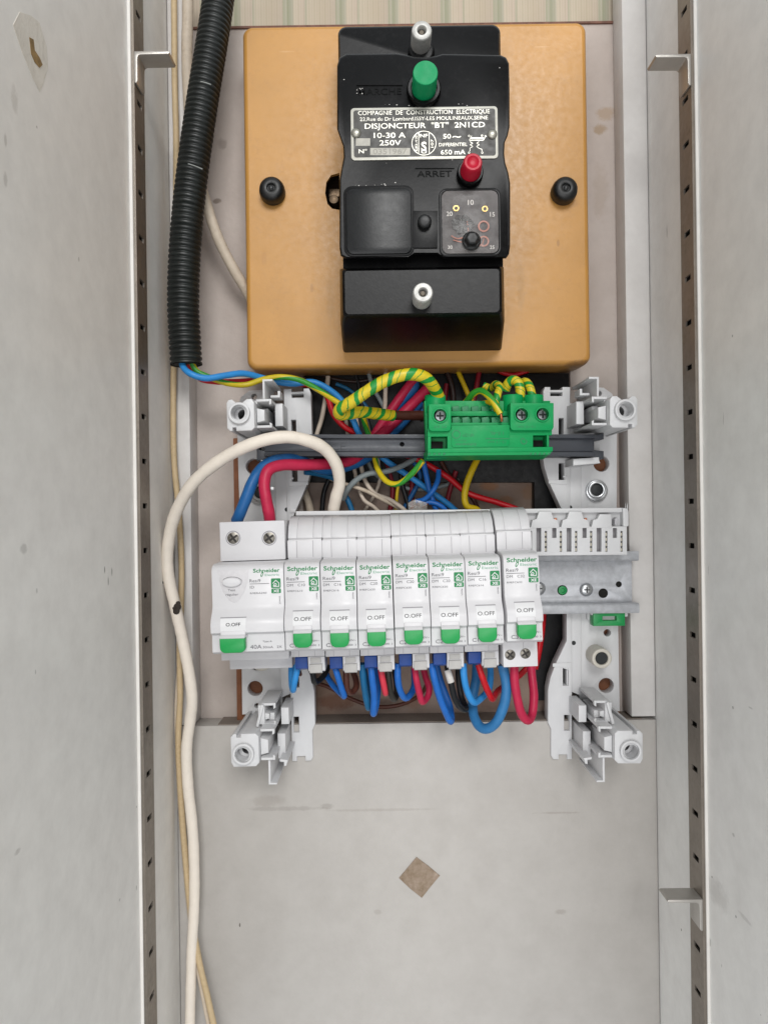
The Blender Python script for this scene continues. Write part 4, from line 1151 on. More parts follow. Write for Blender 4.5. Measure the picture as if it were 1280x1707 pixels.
def lay(b):
    return b
def make_mcb(rating, code, label, x, z=0.0, extra=0.0, dp=0.0, screws=False):
    root = rthing('circuit_breaker', label, 'circuit breaker', x, z, 'white modular circuit breakers in the row', extra)
    root.location.y -= dp * S
    off = (0, 0, 0)
    prof = MCB_PROF
    if screws:
        prof = MCB_PROF[:21] + [(50, -27.2), (50, -42), (12, -42.5), (4, -42.5)]
    part(root, 'body', B().xplate(prof, .22, PW - .22, bevel=.28), M_mcb, off, ang=40)
    # upper terminal shroud and shoulder pieces
    cut = [-.07, 4.9, 13.6, PW + .07]
    for xx_ in cut[1:3]:
        part(root, 'shoulder_seam', B().plate(rect(xx_ - .1, 19.6, xx_ + .1, 28.6), 43.6, 43.8), M_seam, off)
    sh = [(20, 39.0), (23, 41.85), (31.1, 40.3), (37.3, 36.4), (40.5, 31.6), (41, 30.0), (38, 30)]
    for xx_ in cut[1:3]:
        part(root, 'shroud_seam', B().xplate([(a_ - .12, c_ - .12) for a_, c_ in sh], xx_ - .12, xx_ + .12), M_seam2, off)
    for i in range(3):
        part(root, 'shroud_rib', B().xplate(sh, cut[i] + .1, cut[i + 1] - .1, bevel=.12), M_mcb, off, ang=50)
        part(root, 'shoulder_panel', B().plate(rect(cut[i] + .1, 19.6, cut[i + 1] - .1, 28.6), 43.3, 43.95, bevel=.15), M_mcb2, off)
    # face print
    b = B(); logo(b, 1.9, 14.0, 15.4)
    part(root, 'brand_print', conform(b), M_lg, off)
    b = B().text('Electric', 8.7, 11.9, 1.35, 0, 8.3)
    part(root, 'brand_subprint', conform(b), M_lgl, off)
    b = B()
    b.text('Resi9', 1.4, 9.1, 1.75, 0, 6.2); b.plate(rect(1.4, 8.1, 10.6, 8.35), -.01, .01)
    b.text('DM', 1.5, 6.0, 1.4, 0, 3.1); b.text(rating, 7.0, 6.0, 1.4, 0, 3.7); b.text(code, 1.6, 3.2, .95, 0, 7.8)
    b.text('23W06', 16.9, -1.0, .75, 0, 3.4, rot=math.pi / 2)
    b.text(rating, 2.3, -24.6, 2.0, 0, 5.4); b.text('230V~', 12.6, -22.0, 1.0, 0, 4.9); b.text('6000  3', 12.8, -24.3, .95, 0, 4.6)
    part(root, 'grey_print', conform(b), M_gr, off)
    badge_parts(root, off, 12.7, 10.9, conform)
    # switch window and toggle
    win = part(root, 'switch_window', conform(B().plate([(4.4, -6.4), (14.7, -6.4), (14.7, -6.0), (4.4, -6.0)], -.01, .01).plate(rect(4.35, -17.5, 4.5, -6.4), -.01, .01).plate(rect(14.6, -17.5, 14.85, -6.4), -.01, .01), .1), M_seam, off)
    b = B()
    for j in range(6):
        za = -6.6 - j * 1.15; zb = za - 1.15
        pa, pb = surf(za) + .12, surf(zb) + .12
        b.add([(4.6, -pa, za), (14.5, -pa, za), (14.5, -pb, zb), (4.6, -pb, zb)], [(0, 1, 2, 3)])
    part(win, 'switch_label', b, M_wht, off)
    b = B().text('O.OFF', 9.5, -10.9, 1.9, 0, 8.6, bold=.006, align='c')
    part(win, 'switch_lettering', conform(b, .22), M_bk, off)
    tg = part(root, 'toggle', B().xplate([(64, -13.0), (68.2, -13.3), (68.6, -15.0), (70.6, -15.8), (71.0, -16.3), (70.8, -16.8), (64, -19)], 4.9, 14.1, bevel=.3), M_mcb2, off, ang=50)
    # green tongue with rounded lower corners
    tip = rrect(4.8, -24.2, 14.2, -16.3, (3.2, 3.2, .3, .3), 6)
    b = B().plate(tip, 66.0, 70.8, bevel=.45)
    b.v = [(x_, y_ + max(0, -16.3 - z_) * .12, z_) for x_, y_, z_ in b.v]
    part(tg, 'toggle_tip', b, M_tog, off, ang=50)
    if screws:
        screw(root, 3.9, -35.6, 50.8, 2.9, off, tilt=.8); screw(root, 11.9, -35.2, 50.8, 2.9, off, tilt=.5)
        part(root, 'terminal_seam', B().plate(rect(10.9, -33.4, 11.05, -27.4), 49.6, 50.06), M_seam, off)
    else:
        for xx_ in (4.4, 12.9):
            part(root, 'lower_seam', B().plate(rect(xx_, -33, xx_ + .16, -27.3), 45.6, 46.06), M_seam, off)
        # plug-in terminals
        part(root, 'blue_plug', B().xplate([(28, -33.4), (45, -33.4), (45.4, -34), (44.6, -39.6), (43, -40.6), (28, -40.6)], 2.2, 8.9, bevel=.3), M_bluep, off)
        gc = part(root, 'clip_housing', B().xplate([(28, -33.3), (46.6, -33.3), (45.6, -40.8), (44, -41.6), (28, -41.6)], 9.3, 18.2, bevel=.25), M_mcb2, off)
        part(gc, 'grey_clip', B().xplate([(45, -33.6), (47.0, -33.8), (46.8, -36.4), (45, -36.6)], 10.6, 16.2, bevel=.2).xplate([(44, -37.0), (47.6, -37.2), (47.0, -41.6), (44, -42.6)], 10.0, 16.8, bevel=.25), M_clip, off)
    return root
XROW = -88.4
specs = [('C10', 'R9EFC610', 'white C10 breaker directly right of the wide test-button switch'),
         ('C16', 'R9EFC616', 'white C16 breaker second from the left among the narrow breakers'),
         ('C20', 'R9EFC620', 'white C20 breaker third from the left among the narrow breakers'),
         ('C20', 'R9EFC620', 'white C20 breaker in the middle of the narrow breakers, above a red loop'),
         ('C20', 'R9EFC620', 'white C20 breaker third from the right among the narrow breakers'),
         ('C16', 'R9EFC616', 'white C16 breaker second from the right, beside the screw-terminal breaker')]
for i, (rt, cd, lb) in enumerate(specs):
    make_mcb(rt, cd, lb, XROW + (2 + i) * PW + random.uniform(-.06, .06), random.uniform(-.3, .3) + i * .05, math.radians(random.uniform(-.15, .15)), random.uniform(-.35, .35))
make_mcb('C32', 'R9EFC632', 'rightmost C32 breaker with two screw terminals, slightly tilted out', XROW + 8 * PW + .9, 1.4, math.radians(.35), 1.2, True)

# ---- residual current switch, two modules wide
rc = rthing('residual_current_switch', 'double-width white residual current switch with oval test button', 'circuit breaker', XROW)
off = (0, 0, 0)
RW = 2 * PW
RPROF = [(4, 40), (43.6, 40), (44, 39.6), (44, 19.4), (57.5, 18.6), (60.6, 17.4), (62, 15.2), (62, -2.5), (63.2, -5.0), (66.5, -8.6), (67.8, -11.5), (67.6, -15.6), (65.2, -17.0), (65, -18), (65, -25.6), (63.4, -26.8), (49, -27.2), (49, -33.0), (31, -33.6), (31, -41.5), (4, -41.5)]
part(rc, 'body', B().xplate([q_ for q_ in RPROF if q_[0] <= 70 and (q_[1] < 19.5 or False)] and [(4, 19)] + RPROF[4:16] + [(30, -26.9), (4, -26.9)], .1, RW - .15, bevel=.3), M_mcb, off, ang=40)
part(rc, 'upper_terminal', B().xplate([(4, 40), (44, 40), (44, 19.2), (30, 19.2), (4, 19.2)], .9, RW - 1.2, bevel=.5), M_mcb, off, ang=40)
part(rc, 'lower_step', B().xplate([(20, -27), (49, -27), (49, -33), (20, -33)], .9, RW - .3, bevel=.3), M_mcb, off)
part(rc, 'lower_step', B().xplate([(4, -33.05), (31, -33.05), (31, -41.5), (4, -41.5)], 1.4, RW - 1, bevel=.4), M_mcb, off)
for u, v in ((389, 897), (449, 897)):
    a, c = rowloc(u, v, 44); a -= XROW
    part(rc, 'screw_well', B().plate(circ(a, c, 3.95, 28), 43.9, 44.12, [circ(a, c, 3.5, 24)]), M_seam, off)
    screw(rc, a, c, 44.7, 3.5, off, tilt=.6)
b = B(); logo(b, 21.4, 14.0, 13.6); part(rc, 'brand_print', conform(b), M_lg, off)
b = B().text('Electric', 27.4, 12.0, 1.25, 0, 7.4); part(rc, 'brand_subprint', conform(b), M_lgl, off)
b = B()
b.text('Resi9', 19.5, 9.0, 1.7, 0, 5.6); b.plate(rect(19.5, 8.1, 29.4, 8.35), -.01, .01)
b.text('ID', 19.6, 5.9, 1.4, 0, 2.1); b.text('R9ERA240', 19.6, 3.0, .95, 0, 8.4)
b.text('23W05', 35.0, -2.6, .8, 0, 4.2, rot=math.pi / 2)
b.text('40A', 19.4, -24.4, 2.1, 0, 5.8); b.text('Type A', 25.8, -21.2, .85, 0, 4.6); b.text('30mA   2X', 25.8, -24.3, 1.2, 0, 9.6)
part(rc, 'grey_print', conform(b), M_gr, off)
badge_parts(rc, off, 30.4, 10.7, conform)
# test button set in a shield-shaped hollow
shield = [(3.2, 15.6), (19.2, 15.6), (18.6, 10), (16.8, 4.5), (14.0, .2), (11.2, -1.2), (8.6, .2), (5.8, 4.5), (4.0, 10)]
part(rc, 'test_hollow', B().plate(shield, 61.9, 62.12, bevel=.08), mat('hollow_white', '#c9c7c9', 0.55, mott=0.05, mscale=500), off)
tbn = part(rc, 'test_button', B().plate([(5.6 + 4.9 + 4.9 * math.cos(a / 16 * math.pi), 9.4 + 2.4 * math.sin(a / 16 * math.pi)) for a in range(32)], 62, 63.6, bevel=.6), M_mcb2, off, ang=50)
b = B()
arc = [(10.5 + 5.2 * math.cos(a / 12 * math.pi), 9.6 + 2.6 * math.sin(a / 12 * math.pi)) for a in range(-3, 11)]
for (x0_, z0_), (x1_, z1_) in zip(arc[:-1], arc[1:]):
    b.plate([(x0_, z0_), (x1_, z1_), (x1_ * .985 + .16, z1_ - .14), (x0_ * .985 + .16, z0_ - .14)], 62.1, 62.2)
part(tbn, 'button_gap', b, M_bk, off)
b = B().text('Test', 10.2, 4.8, 1.25, 0, 3.8, align='c').text('régulier', 10.4, 2.6, 1.15, 0, 6.4, align='c')
part(rc, 'test_lettering', conform(b, .25), M_gr, off)
win = part(rc, 'switch_window', conform(B().plate(rect(4.9, -8.3, 18.1, -7.9), -.01, .01).plate(rect(4.8, -18.6, 5.0, -8), -.01, .01).plate(rect(18.0, -18.6, 18.25, -8), -.01, .01), .1), M_seam, off)
b = B()
for j in range(6):
    za = -8.4 - j * 1.15; zb = za - 1.15
    pa, pb = surf(za) + .12, surf(zb) + .12
    b.add([(5.1, -pa, za), (17.9, -pa, za), (17.9, -pb, zb), (5.1, -pb, zb)], [(0, 1, 2, 3)])
part(win, 'switch_label', b, M_wht, off)
part(win, 'switch_lettering', conform(B().text('O.OFF', 11.6, -12.2, 1.7, 0, 7.3, bold=.014, align='c'), .22), M_bk, off)
tg = part(rc, 'toggle', B().xplate([(64, -14.4), (68.2, -14.7), (68.6, -16.4), (70.6, -17.0), (71.0, -17.5), (70.8, -18), (64, -20)], 5.2, 17.7, bevel=.3), M_mcb2, off, ang=50)
b = B().plate(rrect(5.1, -25.4, 17.7, -17.6, (2.6, 2.6, .3, .3), 6), 66.0, 70.8, bevel=.45)
b.v = [(x_, y_ + max(0, -17.6 - z_) * .12, z_) for x_, y_, z_ in b.v]
part(tg, 'toggle_tip', b, M_tog, off, ang=50)

# ================================================================== CABLES AND WIRES
def wm(name, h, rough=0.38, **kw):
    return mat(name, h, rough + .04, spec=0.32, mott=kw.pop('mott', 0.08), mscale=kw.pop('mscale', 220), **kw)
M_ivory = wm('cable_ivory', '#e3d9cc', 0.5, mott=0.03, dirt=0.09, dirtcol='#6a5a48')
M_ivory2 = wm('cable_old_ivory', '#c2b4a2', 0.5, dirt=0.35, dirtcol='#7a6244')
M_cream = wm('cable_cream', '#c0aa86', 0.5, dirt=0.4, dirtcol='#8a7048')
M_offw = wm('wire_offwhite', '#c3b5a6', 0.45, dirt=0.2)
M_blue = wm('wire_blue', '#1e63b4', 0.36)
M_blue_l = wm('wire_light_blue', '#2f86c9', 0.36)
M_blue_d = wm('wire_dark_blue', '#1d5a93', 0.4)
M_steelb = wm('wire_steel_blue', '#2f6fa3', 0.42)
M_teal = wm('wire_teal', '#17608c', 0.4)
M_red = wm('wire_red', '#b5141f', 0.36)
M_crim = wm('wire_crimson', '#b32345', 0.42)
M_dred = wm('wire_dark_red', '#7a1522', 0.42)
M_pink = wm('wire_coral', '#cc3a4a', 0.4)
M_brn = wm('wire_brown', '#4d2a20', 0.42)
M_brnd = wm('wire_dark_brown', '#2c1c18', 0.42)
M_blk = wm('wire_black', '#17181a', 0.4)
M_dgr = wm('wire_charcoal', '#2b2822', 0.42)
M_gray = wm('wire_grey', '#7d8586', 0.42)
M_yel = wm('wire_yellow', '#c2a413', 0.42, dirt=0.3, dirtcol='#7a641a')
M_gy = stripe_wire('wire_green_yellow', '#c9b317', '#2c8a2a', 0.40, 0.17)
M_tape = stripe_wire('tape_green_yellow', '#d3bd22', '#1c8a34', 0.30, 0.95, 0.42, thin=True)
M_tape2 = stripe_wire('tape_green_yellow_fine', '#d3bd22', '#1c8a34', 0.36, 1.5, 0.42, thin=True)
def wire(name, pts, rp, m, label, cat='wire', group=None, n=10, wref=None, fn=None):
    """pts in (u, v, w); rp = half width in photo pixels at its mean depth"""
    P3 = [P(*q_) for q_ in pts]
    wm_ = wref if wref is not None else sum(q_[2] for q_ in pts) / len(pts)
    r1 = rp * mmpx(wm_); ph1, ph2 = random.uniform(0, 6), random.uniform(0, 6)
    r = (lambda s_, t_: r1 * (1 + .018 * math.sin(s_ * .31 + ph1) + .012 * math.sin(s_ * .83 + ph2)))
    P3 = P3[:1] + [tuple(c_ + random.uniform(-.22, .22) for c_ in q_) for q_ in P3[1:-1]] + P3[-1:]
    return single(name, B().tube(P3, fn(r) if fn else r, n), m, label, cat, group, ang=60)

# ---- black corrugated conduit
r0 = 26.3 * mmpx(46)
org = P(310, 612, 46)
cd = thing('corrugated_conduit', 'black corrugated plastic conduit hanging at the left of the orange plate', 'conduit', org)
cpts = [P(u, v, w) for u, v, w in ((370, -60, 40), (364, 0, 42), (352, 80, 44), (339, 160, 45), (326, 250, 46), (315, 340, 46), (308, 430, 46), (306, 510, 46), (309, 570, 46), (311, 608, 46))]
RP = 3.05
def corr(s_, t_):
    ph_ = (s_ % RP) / RP
    wv = .5 - .5 * math.cos(2 * math.pi * ph_)
    return r0 * (0.885 + 0.115 * min(1, wv * 1.35) ** .8)
M_cond = mat('conduit_black', '#151917', 0.45, mott=0.15, mscale=60, dirt=0.12, dirtcol='#57605a')
part(cd, 'ribbed_sleeve', B().tube(cpts, corr, 40, step=.34, cap=False), M_cond, org, ang=70)
part(cd, 'dark_bore', B().tube(cpts[-2:], r0 * .82, 24, smooth=False), M_hole, org)
b = B()
for u0, v0, u1, v1 in ((314, 273, 338, 282), (335, 136, 352, 141)):
    b.tube([P(u0, v0, 55.6), P((u0 + u1) / 2, (v0 + v1) / 2 - .6, 55.9), P(u1, v1, 55.4)], .28, 6)
part(cd, 'scratch', b, mat('scratch_pale', '#9a9d9a', 0.7), org)['kind'] = 'stuff'

# ---- long cables on the left
wire('cable', [(571, 905, 28), (556, 862, 36), (560, 830, 42), (566, 805, 46), (561, 775, 52), (543, 750, 58), (515, 735, 64), (475, 729, 68), (425, 739, 70), (368, 767, 66), (320, 808, 60), (292, 860, 52), (280, 915, 46), (282, 960, 44), (293, 1010, 43), (305, 1065, 42), (316, 1120, 41), (321, 1165, 40), (318, 1200, 38), (312, 1250, 36), (314, 1310, 35), (320, 1365, 35), (324, 1420, 35), (324, 1500, 35), (320, 1600, 35), (316, 1760, 35)], 10.2, M_ivory,
     'thick ivory cable arching over the rail and running down the left side', 'cable', n=16, wref=52, fn=lambda rf: (lambda s_, t_: rf(s_, t_) * (1.0 - .17 * max(0.0, t_ - .35) / .65)))
wire('cable', [(313, -60, 30), (313, 20, 30), (312, 100, 30), (318, 200, 29), (330, 285, 28), (347, 350, 27), (366, 402, 26), (388, 445, 24), (415, 492, 20), (440, 540, 16)], 9, M_ivory2, 'dirty white cable passing behind the conduit and under the orange plate', 'cable', n=14, wref=28)
wire('cable', [(290, -60, 27), (291, 60, 27), (292, 140, 27), (294, 240, 27), (293, 400, 27), (292, 520, 27), (290, 650, 27), (290, 760, 27), (298, 850, 27), (303, 930, 27), (302, 1000, 28), (300, 1080, 28), (301, 1160, 29), (298, 1240, 30), (302, 1340, 30), (309, 1430, 31), (319, 1520, 33), (332, 1600, 35), (347, 1665, 36), (368, 1760, 38)], 5.0, M_cream,
     'thin yellowed cable running down the left corner beside the thick one', 'cable', 'thin yellowed cables', n=10, wref=29)
wire('cable', [(299, 1100, 25), (295, 1180, 27), (296, 1250, 28), (300, 1340, 28), (307, 1430, 29), (316, 1520, 30), (327, 1600, 32), (340, 1665, 34), (358, 1760, 36)], 3.4, M_ivory2, 'second thin pale cable twinned with the yellowed one low at left', 'cable', 'thin yellowed cables', n=8, wref=29)
# burn marks on the thick cable
b = B()
for u, v, s_ in ((295.5, 1012, 7.5), (294, 1019, 6.5), (274.5, 958, 4.0), (278, 943, 2.8), (272.5, 971, 2.4), (276, 950, 1.8), (297, 1006, 4.5), (291, 1014, 4)):
    w_ = 43.4 + (3.2 if u > 285 else 2.2)
    x, z = px(u, v, w_)
    b.lathe(x, z, [(s_ * .3 * 1.0, w_ - .8), (s_ * .3, w_ - .1), (s_ * .18, w_ + .15)], 9)
single('burn_marks', b, mat('burn_black', '#2b231c', 0.8), 'brown black burn spots on the thick ivory cable', 'burn marks')['kind'] = 'stuff'

# ---- wires leaving the conduit
G1 = 'wires leaving the conduit'
wire('wire', [(303, 595, 48), (306, 612, 50), (320, 624, 52), (345, 630, 50), (375, 626, 46), (405, 622, 40), (432, 628, 34), (460, 636, 30), (490, 640, 28), (520, 636, 26), (545, 646, 26), (570, 668, 28), (588, 700, 30), (603, 730, 28), (640, 765, 24), (690, 800, 20), (740, 835, 18), (775, 865, 16)], 5.2, M_blue_l, 'light blue wire from the conduit mouth passing behind the dark rail', group=G1)
wire('wire', [(318, 600, 47), (328, 618, 46), (352, 630, 44), (380, 640, 40), (410, 641, 36), (440, 632, 36), (470, 628, 36), (500, 634, 36), (535, 652, 38), (570, 675, 42), (600, 690, 40), (612, 715, 34), (622, 750, 32), (630, 782, 36), (645, 803, 42), (665, 806, 46), (685, 790, 50), (705, 768, 54)], 4.8, M_gy, 'green and yellow wire from the conduit dipping below the rail to the terminal block', group=G1)
wire('wire', [(312, 600, 45), (330, 628, 42), (360, 636, 40), (400, 636, 34), (440, 634, 28), (490, 640, 22), (525, 644, 22), (545, 660, 24), (556, 690, 26), (575, 712, 26), (600, 726, 24), (650, 750, 22), (700, 768, 22), (745, 795, 24), (780, 822, 26), (830, 838, 26), (870, 852, 26), (900, 870, 22)], 5.0, M_red, 'red wire from the conduit crossing behind the rail down to the right', group=G1)

# ---- thick supply leads into the residual current switch
wire('wire', [(395, 868, 58), (400, 855, 62), (412, 828, 62), (424, 800, 60), (440, 778, 56), (465, 766, 52), (500, 768, 46), (540, 782, 38), (580, 776, 30), (620, 757, 24), (660, 715, 18), (700, 670, 14)], 9.5, M_blue_d, 'thick blue supply lead entering the wide switch at left', n=14, wref=52, group='thick supply leads')
wire('wire', [(450, 872, 58), (449, 858, 62), (444, 830, 63), (441, 805, 62), (448, 784, 60), (470, 775, 56), (505, 775, 50), (550, 773, 42), (590, 764, 32), (640, 720, 24), (680, 680, 20), (720, 640, 14)], 9.5, M_crim, 'thick crimson supply lead entering the wide switch', n=14, wref=54, group='thick supply leads')
b = B()
for i in range(7):
    a = i * .9
    b.tube([P(396 + 4.2 * math.cos(a), 862, 60 + 2 * math.sin(a)), P(393 + 4.5 * math.cos(a), 872, 57 + 2 * math.sin(a))], .5, 6, smooth=False)
single('copper_strands', b, M_cop, 'bare copper strands at the end of the thick blue lead', 'copper strands')['kind'] = 'stuff'
b = B(); x, z = px(454, 814, 66); b.lathe(x, z, [(.9, 63), (.8, 66.6), (.4, 66.8)], 10)
single('paint_drop', b, M_wht, 'small white paint drop on the thick crimson lead', 'paint drop')

# ---- tape-wrapped earth conductor
wire('earth_conductor', [(655, 693, 40), (640, 691, 44), (620, 688, 49), (600, 687, 54), (580, 690, 58), (566, 690, 62), (567, 681, 66), (585, 670, 70), (612, 653, 73), (640, 636, 75), (668, 626, 76), (692, 624, 75), (711, 632, 72), (724, 648, 66), (731, 664, 61), (733, 684, 59)], 10.2, M_tape,
     'thick earth conductor wrapped in green and yellow tape looping into the terminal block', 'earth conductor', n=18, wref=68)
wire('wire', [(640, 691, 40), (670, 692, 36), (700, 693, 32), (730, 695, 26)], 8, M_brn, 'thick brown wire emerging from the taped earth conductor', n=12)

# ---- taped wires behind the right half of the terminal block
G2 = 'taped earth wires behind the terminal block'
wire('wire', [(842, 650, 52), (846, 640, 54), (854, 633, 56), (862, 636, 58), (866, 648, 59), (867, 664, 59), (867, 690, 58)], 8.0, M_tape2, 'green and yellow taped wire entering the middle terminal tube', n=14, wref=57, group=G2)
wire('wire', [(868, 640, 52), (874, 637, 54), (880, 640, 57), (884, 650, 59), (886, 664, 59), (886, 690, 58)], 7.0, M_tape2, 'green and yellow taped wire entering the rightmost terminal tube', n=14, wref=57, group=G2)
wire('wire', [(806, 643, 46), (818, 646, 48), (826, 641, 54), (832, 644, 60), (830, 655, 64), (827, 668, 66), (822, 682, 66)], 6.2, M_tape2, 'short taped earth wire bent over the spring terminals', n=14, wref=58, group=G2)
wire('wire', [(765, 682, 50), (778, 668, 56), (790, 656, 62), (802, 652, 66), (814, 660, 70), (824, 674, 73), (834, 690, 74)], 5.6, M_gy, 'green and yellow wire arching into a spring terminal with a bare tip', n=12, wref=66, group=G2)
wire('copper_tip', [(834.5, 690, 74), (835.5, 696, 74), (836, 702, 73)], 2.6, M_cop, 'bare copper end of the wire in the spring terminal', 'copper tip', n=10)
wire('wire', [(800, 672, 58), (812, 670, 62), (822, 676, 66), (826, 684, 68)], 3.6, M_yel, 'short yellow offcut lying on the spring terminals', n=8)

# ---- wires in the dark recess
G3 = 'wires tangled in the dark recess'
def rec(pts, rp, m, label, n=9):
    return wire('wire', pts, rp * .92, m, label, group=G3, n=n)
rec([(547, 628, 14), (544, 650, 16), (541, 675, 16), (536, 700, 16), (528, 726, 16), (522, 760, 14)], 4.2, M_offw, 'off-white wire rising left of the taped conductor')
rec([(612, 612, 12), (622, 645, 14), (636, 672, 16), (646, 690, 16)], 4.0, M_gray, 'grey wire behind the taped conductor')
rec([(643, 612, 16), (643, 650, 18), (641, 685, 18), (634, 715, 16), (629, 745, 16), (632, 790, 16)], 4.0, M_offw, 'off-white wire behind the crook of the taped conductor')
rec([(590, 680, 20), (596, 712, 20), (598, 745, 20), (601, 775, 20), (610, 803, 22), (626, 823, 24), (648, 832, 26), (668, 845, 26), (680, 856, 24)], 4.0, M_offw, 'off-white wire curving below the rail to the clear connector')
rec([(575, 690, 16), (582, 740, 16), (589, 775, 18), (596, 805, 20), (606, 832, 22), (622, 845, 22), (640, 862, 20)], 3.6, M_offw, 'off-white wire below the rail left of the connector')
rec([(540, 790, 14), (560, 802, 20), (585, 810, 24), (610, 818, 26), (636, 832, 26), (660, 845, 24), (676, 856, 22)], 3.6, M_ivory2, 'dull ivory wire slanting under the grey wire')
rec([(636, 790, 12), (628, 815, 12), (616, 838, 12), (600, 862, 12)], 3.2, M_offw, 'thin pale wire near the plaster at the bottom of the recess')
rec([(572, 832, 24), (580, 815, 28), (595, 799, 30), (615, 789, 31), (640, 787, 30), (662, 780, 28), (685, 768, 24), (710, 750, 18)], 5.2, M_gray, 'grey wire bowed across the recess under the rail')
rec([(508, 787, 30), (530, 790, 26), (560, 800, 22), (572, 820, 20), (583, 842, 20), (590, 865, 20)], 5.2, M_teal, 'dull blue wire dropping behind the thick ivory cable')
rec([(660, 612, 12), (690, 640, 14), (670, 668, 16), (645, 700, 16), (625, 735, 14)], 9.5, M_blue_d, 'thick dull blue lead deep in the recess')
rec([(700, 620, 14), (672, 655, 18), (648, 690, 20), (625, 725, 20), (600, 760, 22)], 8.5, M_crim, 'thick crimson lead slanting through the upper recess')
rec([(745, 640, 10), (735, 690, 10), (710, 740, 10), (690, 790, 10), (684, 860, 10)], 5, M_dred, 'dark red wire hanging behind the terminal block')
rec([(560, 640, 10), (580, 648, 10), (600, 665, 10), (620, 690, 10)], 3.6, M_teal, 'dark teal wire under the orange plate')
rec([(705, 768, 26), (712, 800, 26), (717, 822, 26), (725, 845, 26), (735, 866, 24)], 5.2, M_blue, 'blue wire dropping steeply from the terminal block')
rec([(731, 784, 28), (730, 800, 30), (722, 818, 32), (708, 832, 30), (694, 836, 28)], 4.8, M_blue, 'blue wire hooking round to the clear connector')
rec([(706, 838, 28), (722, 838, 28), (738, 846, 28), (752, 866, 26)], 4.8, M_blue, 'short blue wire leaving the clear connector to the right')
rec([(795, 766, 28), (786, 785, 30), (778, 806, 30), (774, 828, 30), (778, 844, 30), (795, 850, 28), (810, 866, 26)], 6.2, M_yel, 'dull yellow wire curling down below the terminal block')
rec([(760, 785, 14), (752, 810, 12), (745, 835, 12), (742, 865, 12)], 4.6, M_dred, 'dark red wire behind the yellow one')
rec([(668, 790, 12), (672, 812, 12), (678, 835, 12), (682, 860, 12)], 4.6, M_blk, 'black wire hanging beside the clear connector')
rec([(664, 806, 16), (661, 825, 16), (660, 850, 16)], 3.0, M_yel, 'thin yellow wire end under the green and yellow loop')
rec([(760, 612, 14), (772, 640, 16), (784, 665, 18), (800, 690, 18)], 4.5, M_yel, 'yellowish wire behind the spring terminals')
rec([(742, 612, 12), (752, 640, 14), (756, 668, 14), (750, 690, 14)], 5.0, M_brnd, 'dark brown wire behind the terminal block')
rec([(800, 612, 12), (795, 640, 14), (790, 665, 16), (782, 690, 16)], 4.6, M_dred, 'dark red wire rising behind the arching earth wire')
rec([(905, 1000, 16), (903, 1040, 16), (897, 1080, 18), (890, 1115, 20)], 7.0, M_red, 'red wire hanging behind the right end of the breaker row')
rec([(505, 812, 8), (515, 840, 8), (520, 870, 8)], 7.0, M_ivory2, 'dull pale cable deep at the left of the recess')

extra = [
    ([(700, 612, 10), (716, 640, 11), (726, 668, 11), (722, 700, 10)], 4.0, M_red, 'red wire dropping just left of the terminal block tube'),
    ([(588, 612, 8), (598, 640, 9), (602, 668, 10), (612, 700, 12), (622, 735, 12)], 4.0, M_blk, 'black wire behind the slanting tape of the earth conductor'),
    ([(678, 612, 9), (684, 640, 10), (700, 665, 10), (704, 700, 10)], 4.2, M_blue_d, 'dull blue wire behind the top of the taped arch'),
    ([(530, 622, 9), (560, 632, 9), (595, 636, 9), (630, 630, 9)], 3.4, M_brnd, 'dark brown wire lying along the underside of the orange plate'),
    ([(640, 765, 8), (650, 790, 8), (655, 820, 8), (648, 862, 8)], 4.6, M_dred, 'dark red wire behind the off-white wires below the rail'),
    ([(612, 768, 10), (626, 790, 10), (650, 806, 10), (690, 815, 10), (730, 812, 10), (765, 800, 10)], 3.8, M_gray, 'thin grey wire sagging deep below the rail'),
    ([(690, 770, 12), (700, 795, 12), (690, 820, 12), (672, 850, 12)], 4.4, M_blue_d, 'dull blue wire crossing behind the clear connector'),
    ([(735, 770, 12), (748, 790, 13), (770, 812, 14), (790, 835, 14), (800, 862, 14)], 4.2, M_brn, 'brown wire slanting behind the yellow one'),
    ([(560, 760, 10), (552, 790, 9), (540, 820, 9), (536, 862, 9)], 4.4, M_blk, 'black wire hanging left of the thick ivory cable'),
    ([(820, 612, 10), (838, 622, 12), (858, 624, 12), (880, 618, 12)], 4.0, M_red, 'short red wire above the taped terminal wires'),
]
for e_ in extra:
    rec(*e_)

# ---- clear push-in connector
org = P(697, 842, 28)
cn = thing('wire_connector', 'small clear push-in connector with copper ends above the breakers', 'connector', org)
part(cn, 'clear_shell', B().pplate([(680, 838), (692, 832), (712, 838), (712, 850), (694, 856), (681, 850)], 24, 32, bevel=.6), clear_plastic('connector_clear', '#dcd9d5', .3), org)
for u0, v0, u1, v1 in ((684, 848, 694, 842), (696, 838, 700, 846), (704, 846, 714, 840)):
    part(cn, 'copper_end', B().tube([P(u0, v0, 29), P(u1, v1, 31)], .55, 8, smooth=False), M_cop, org)

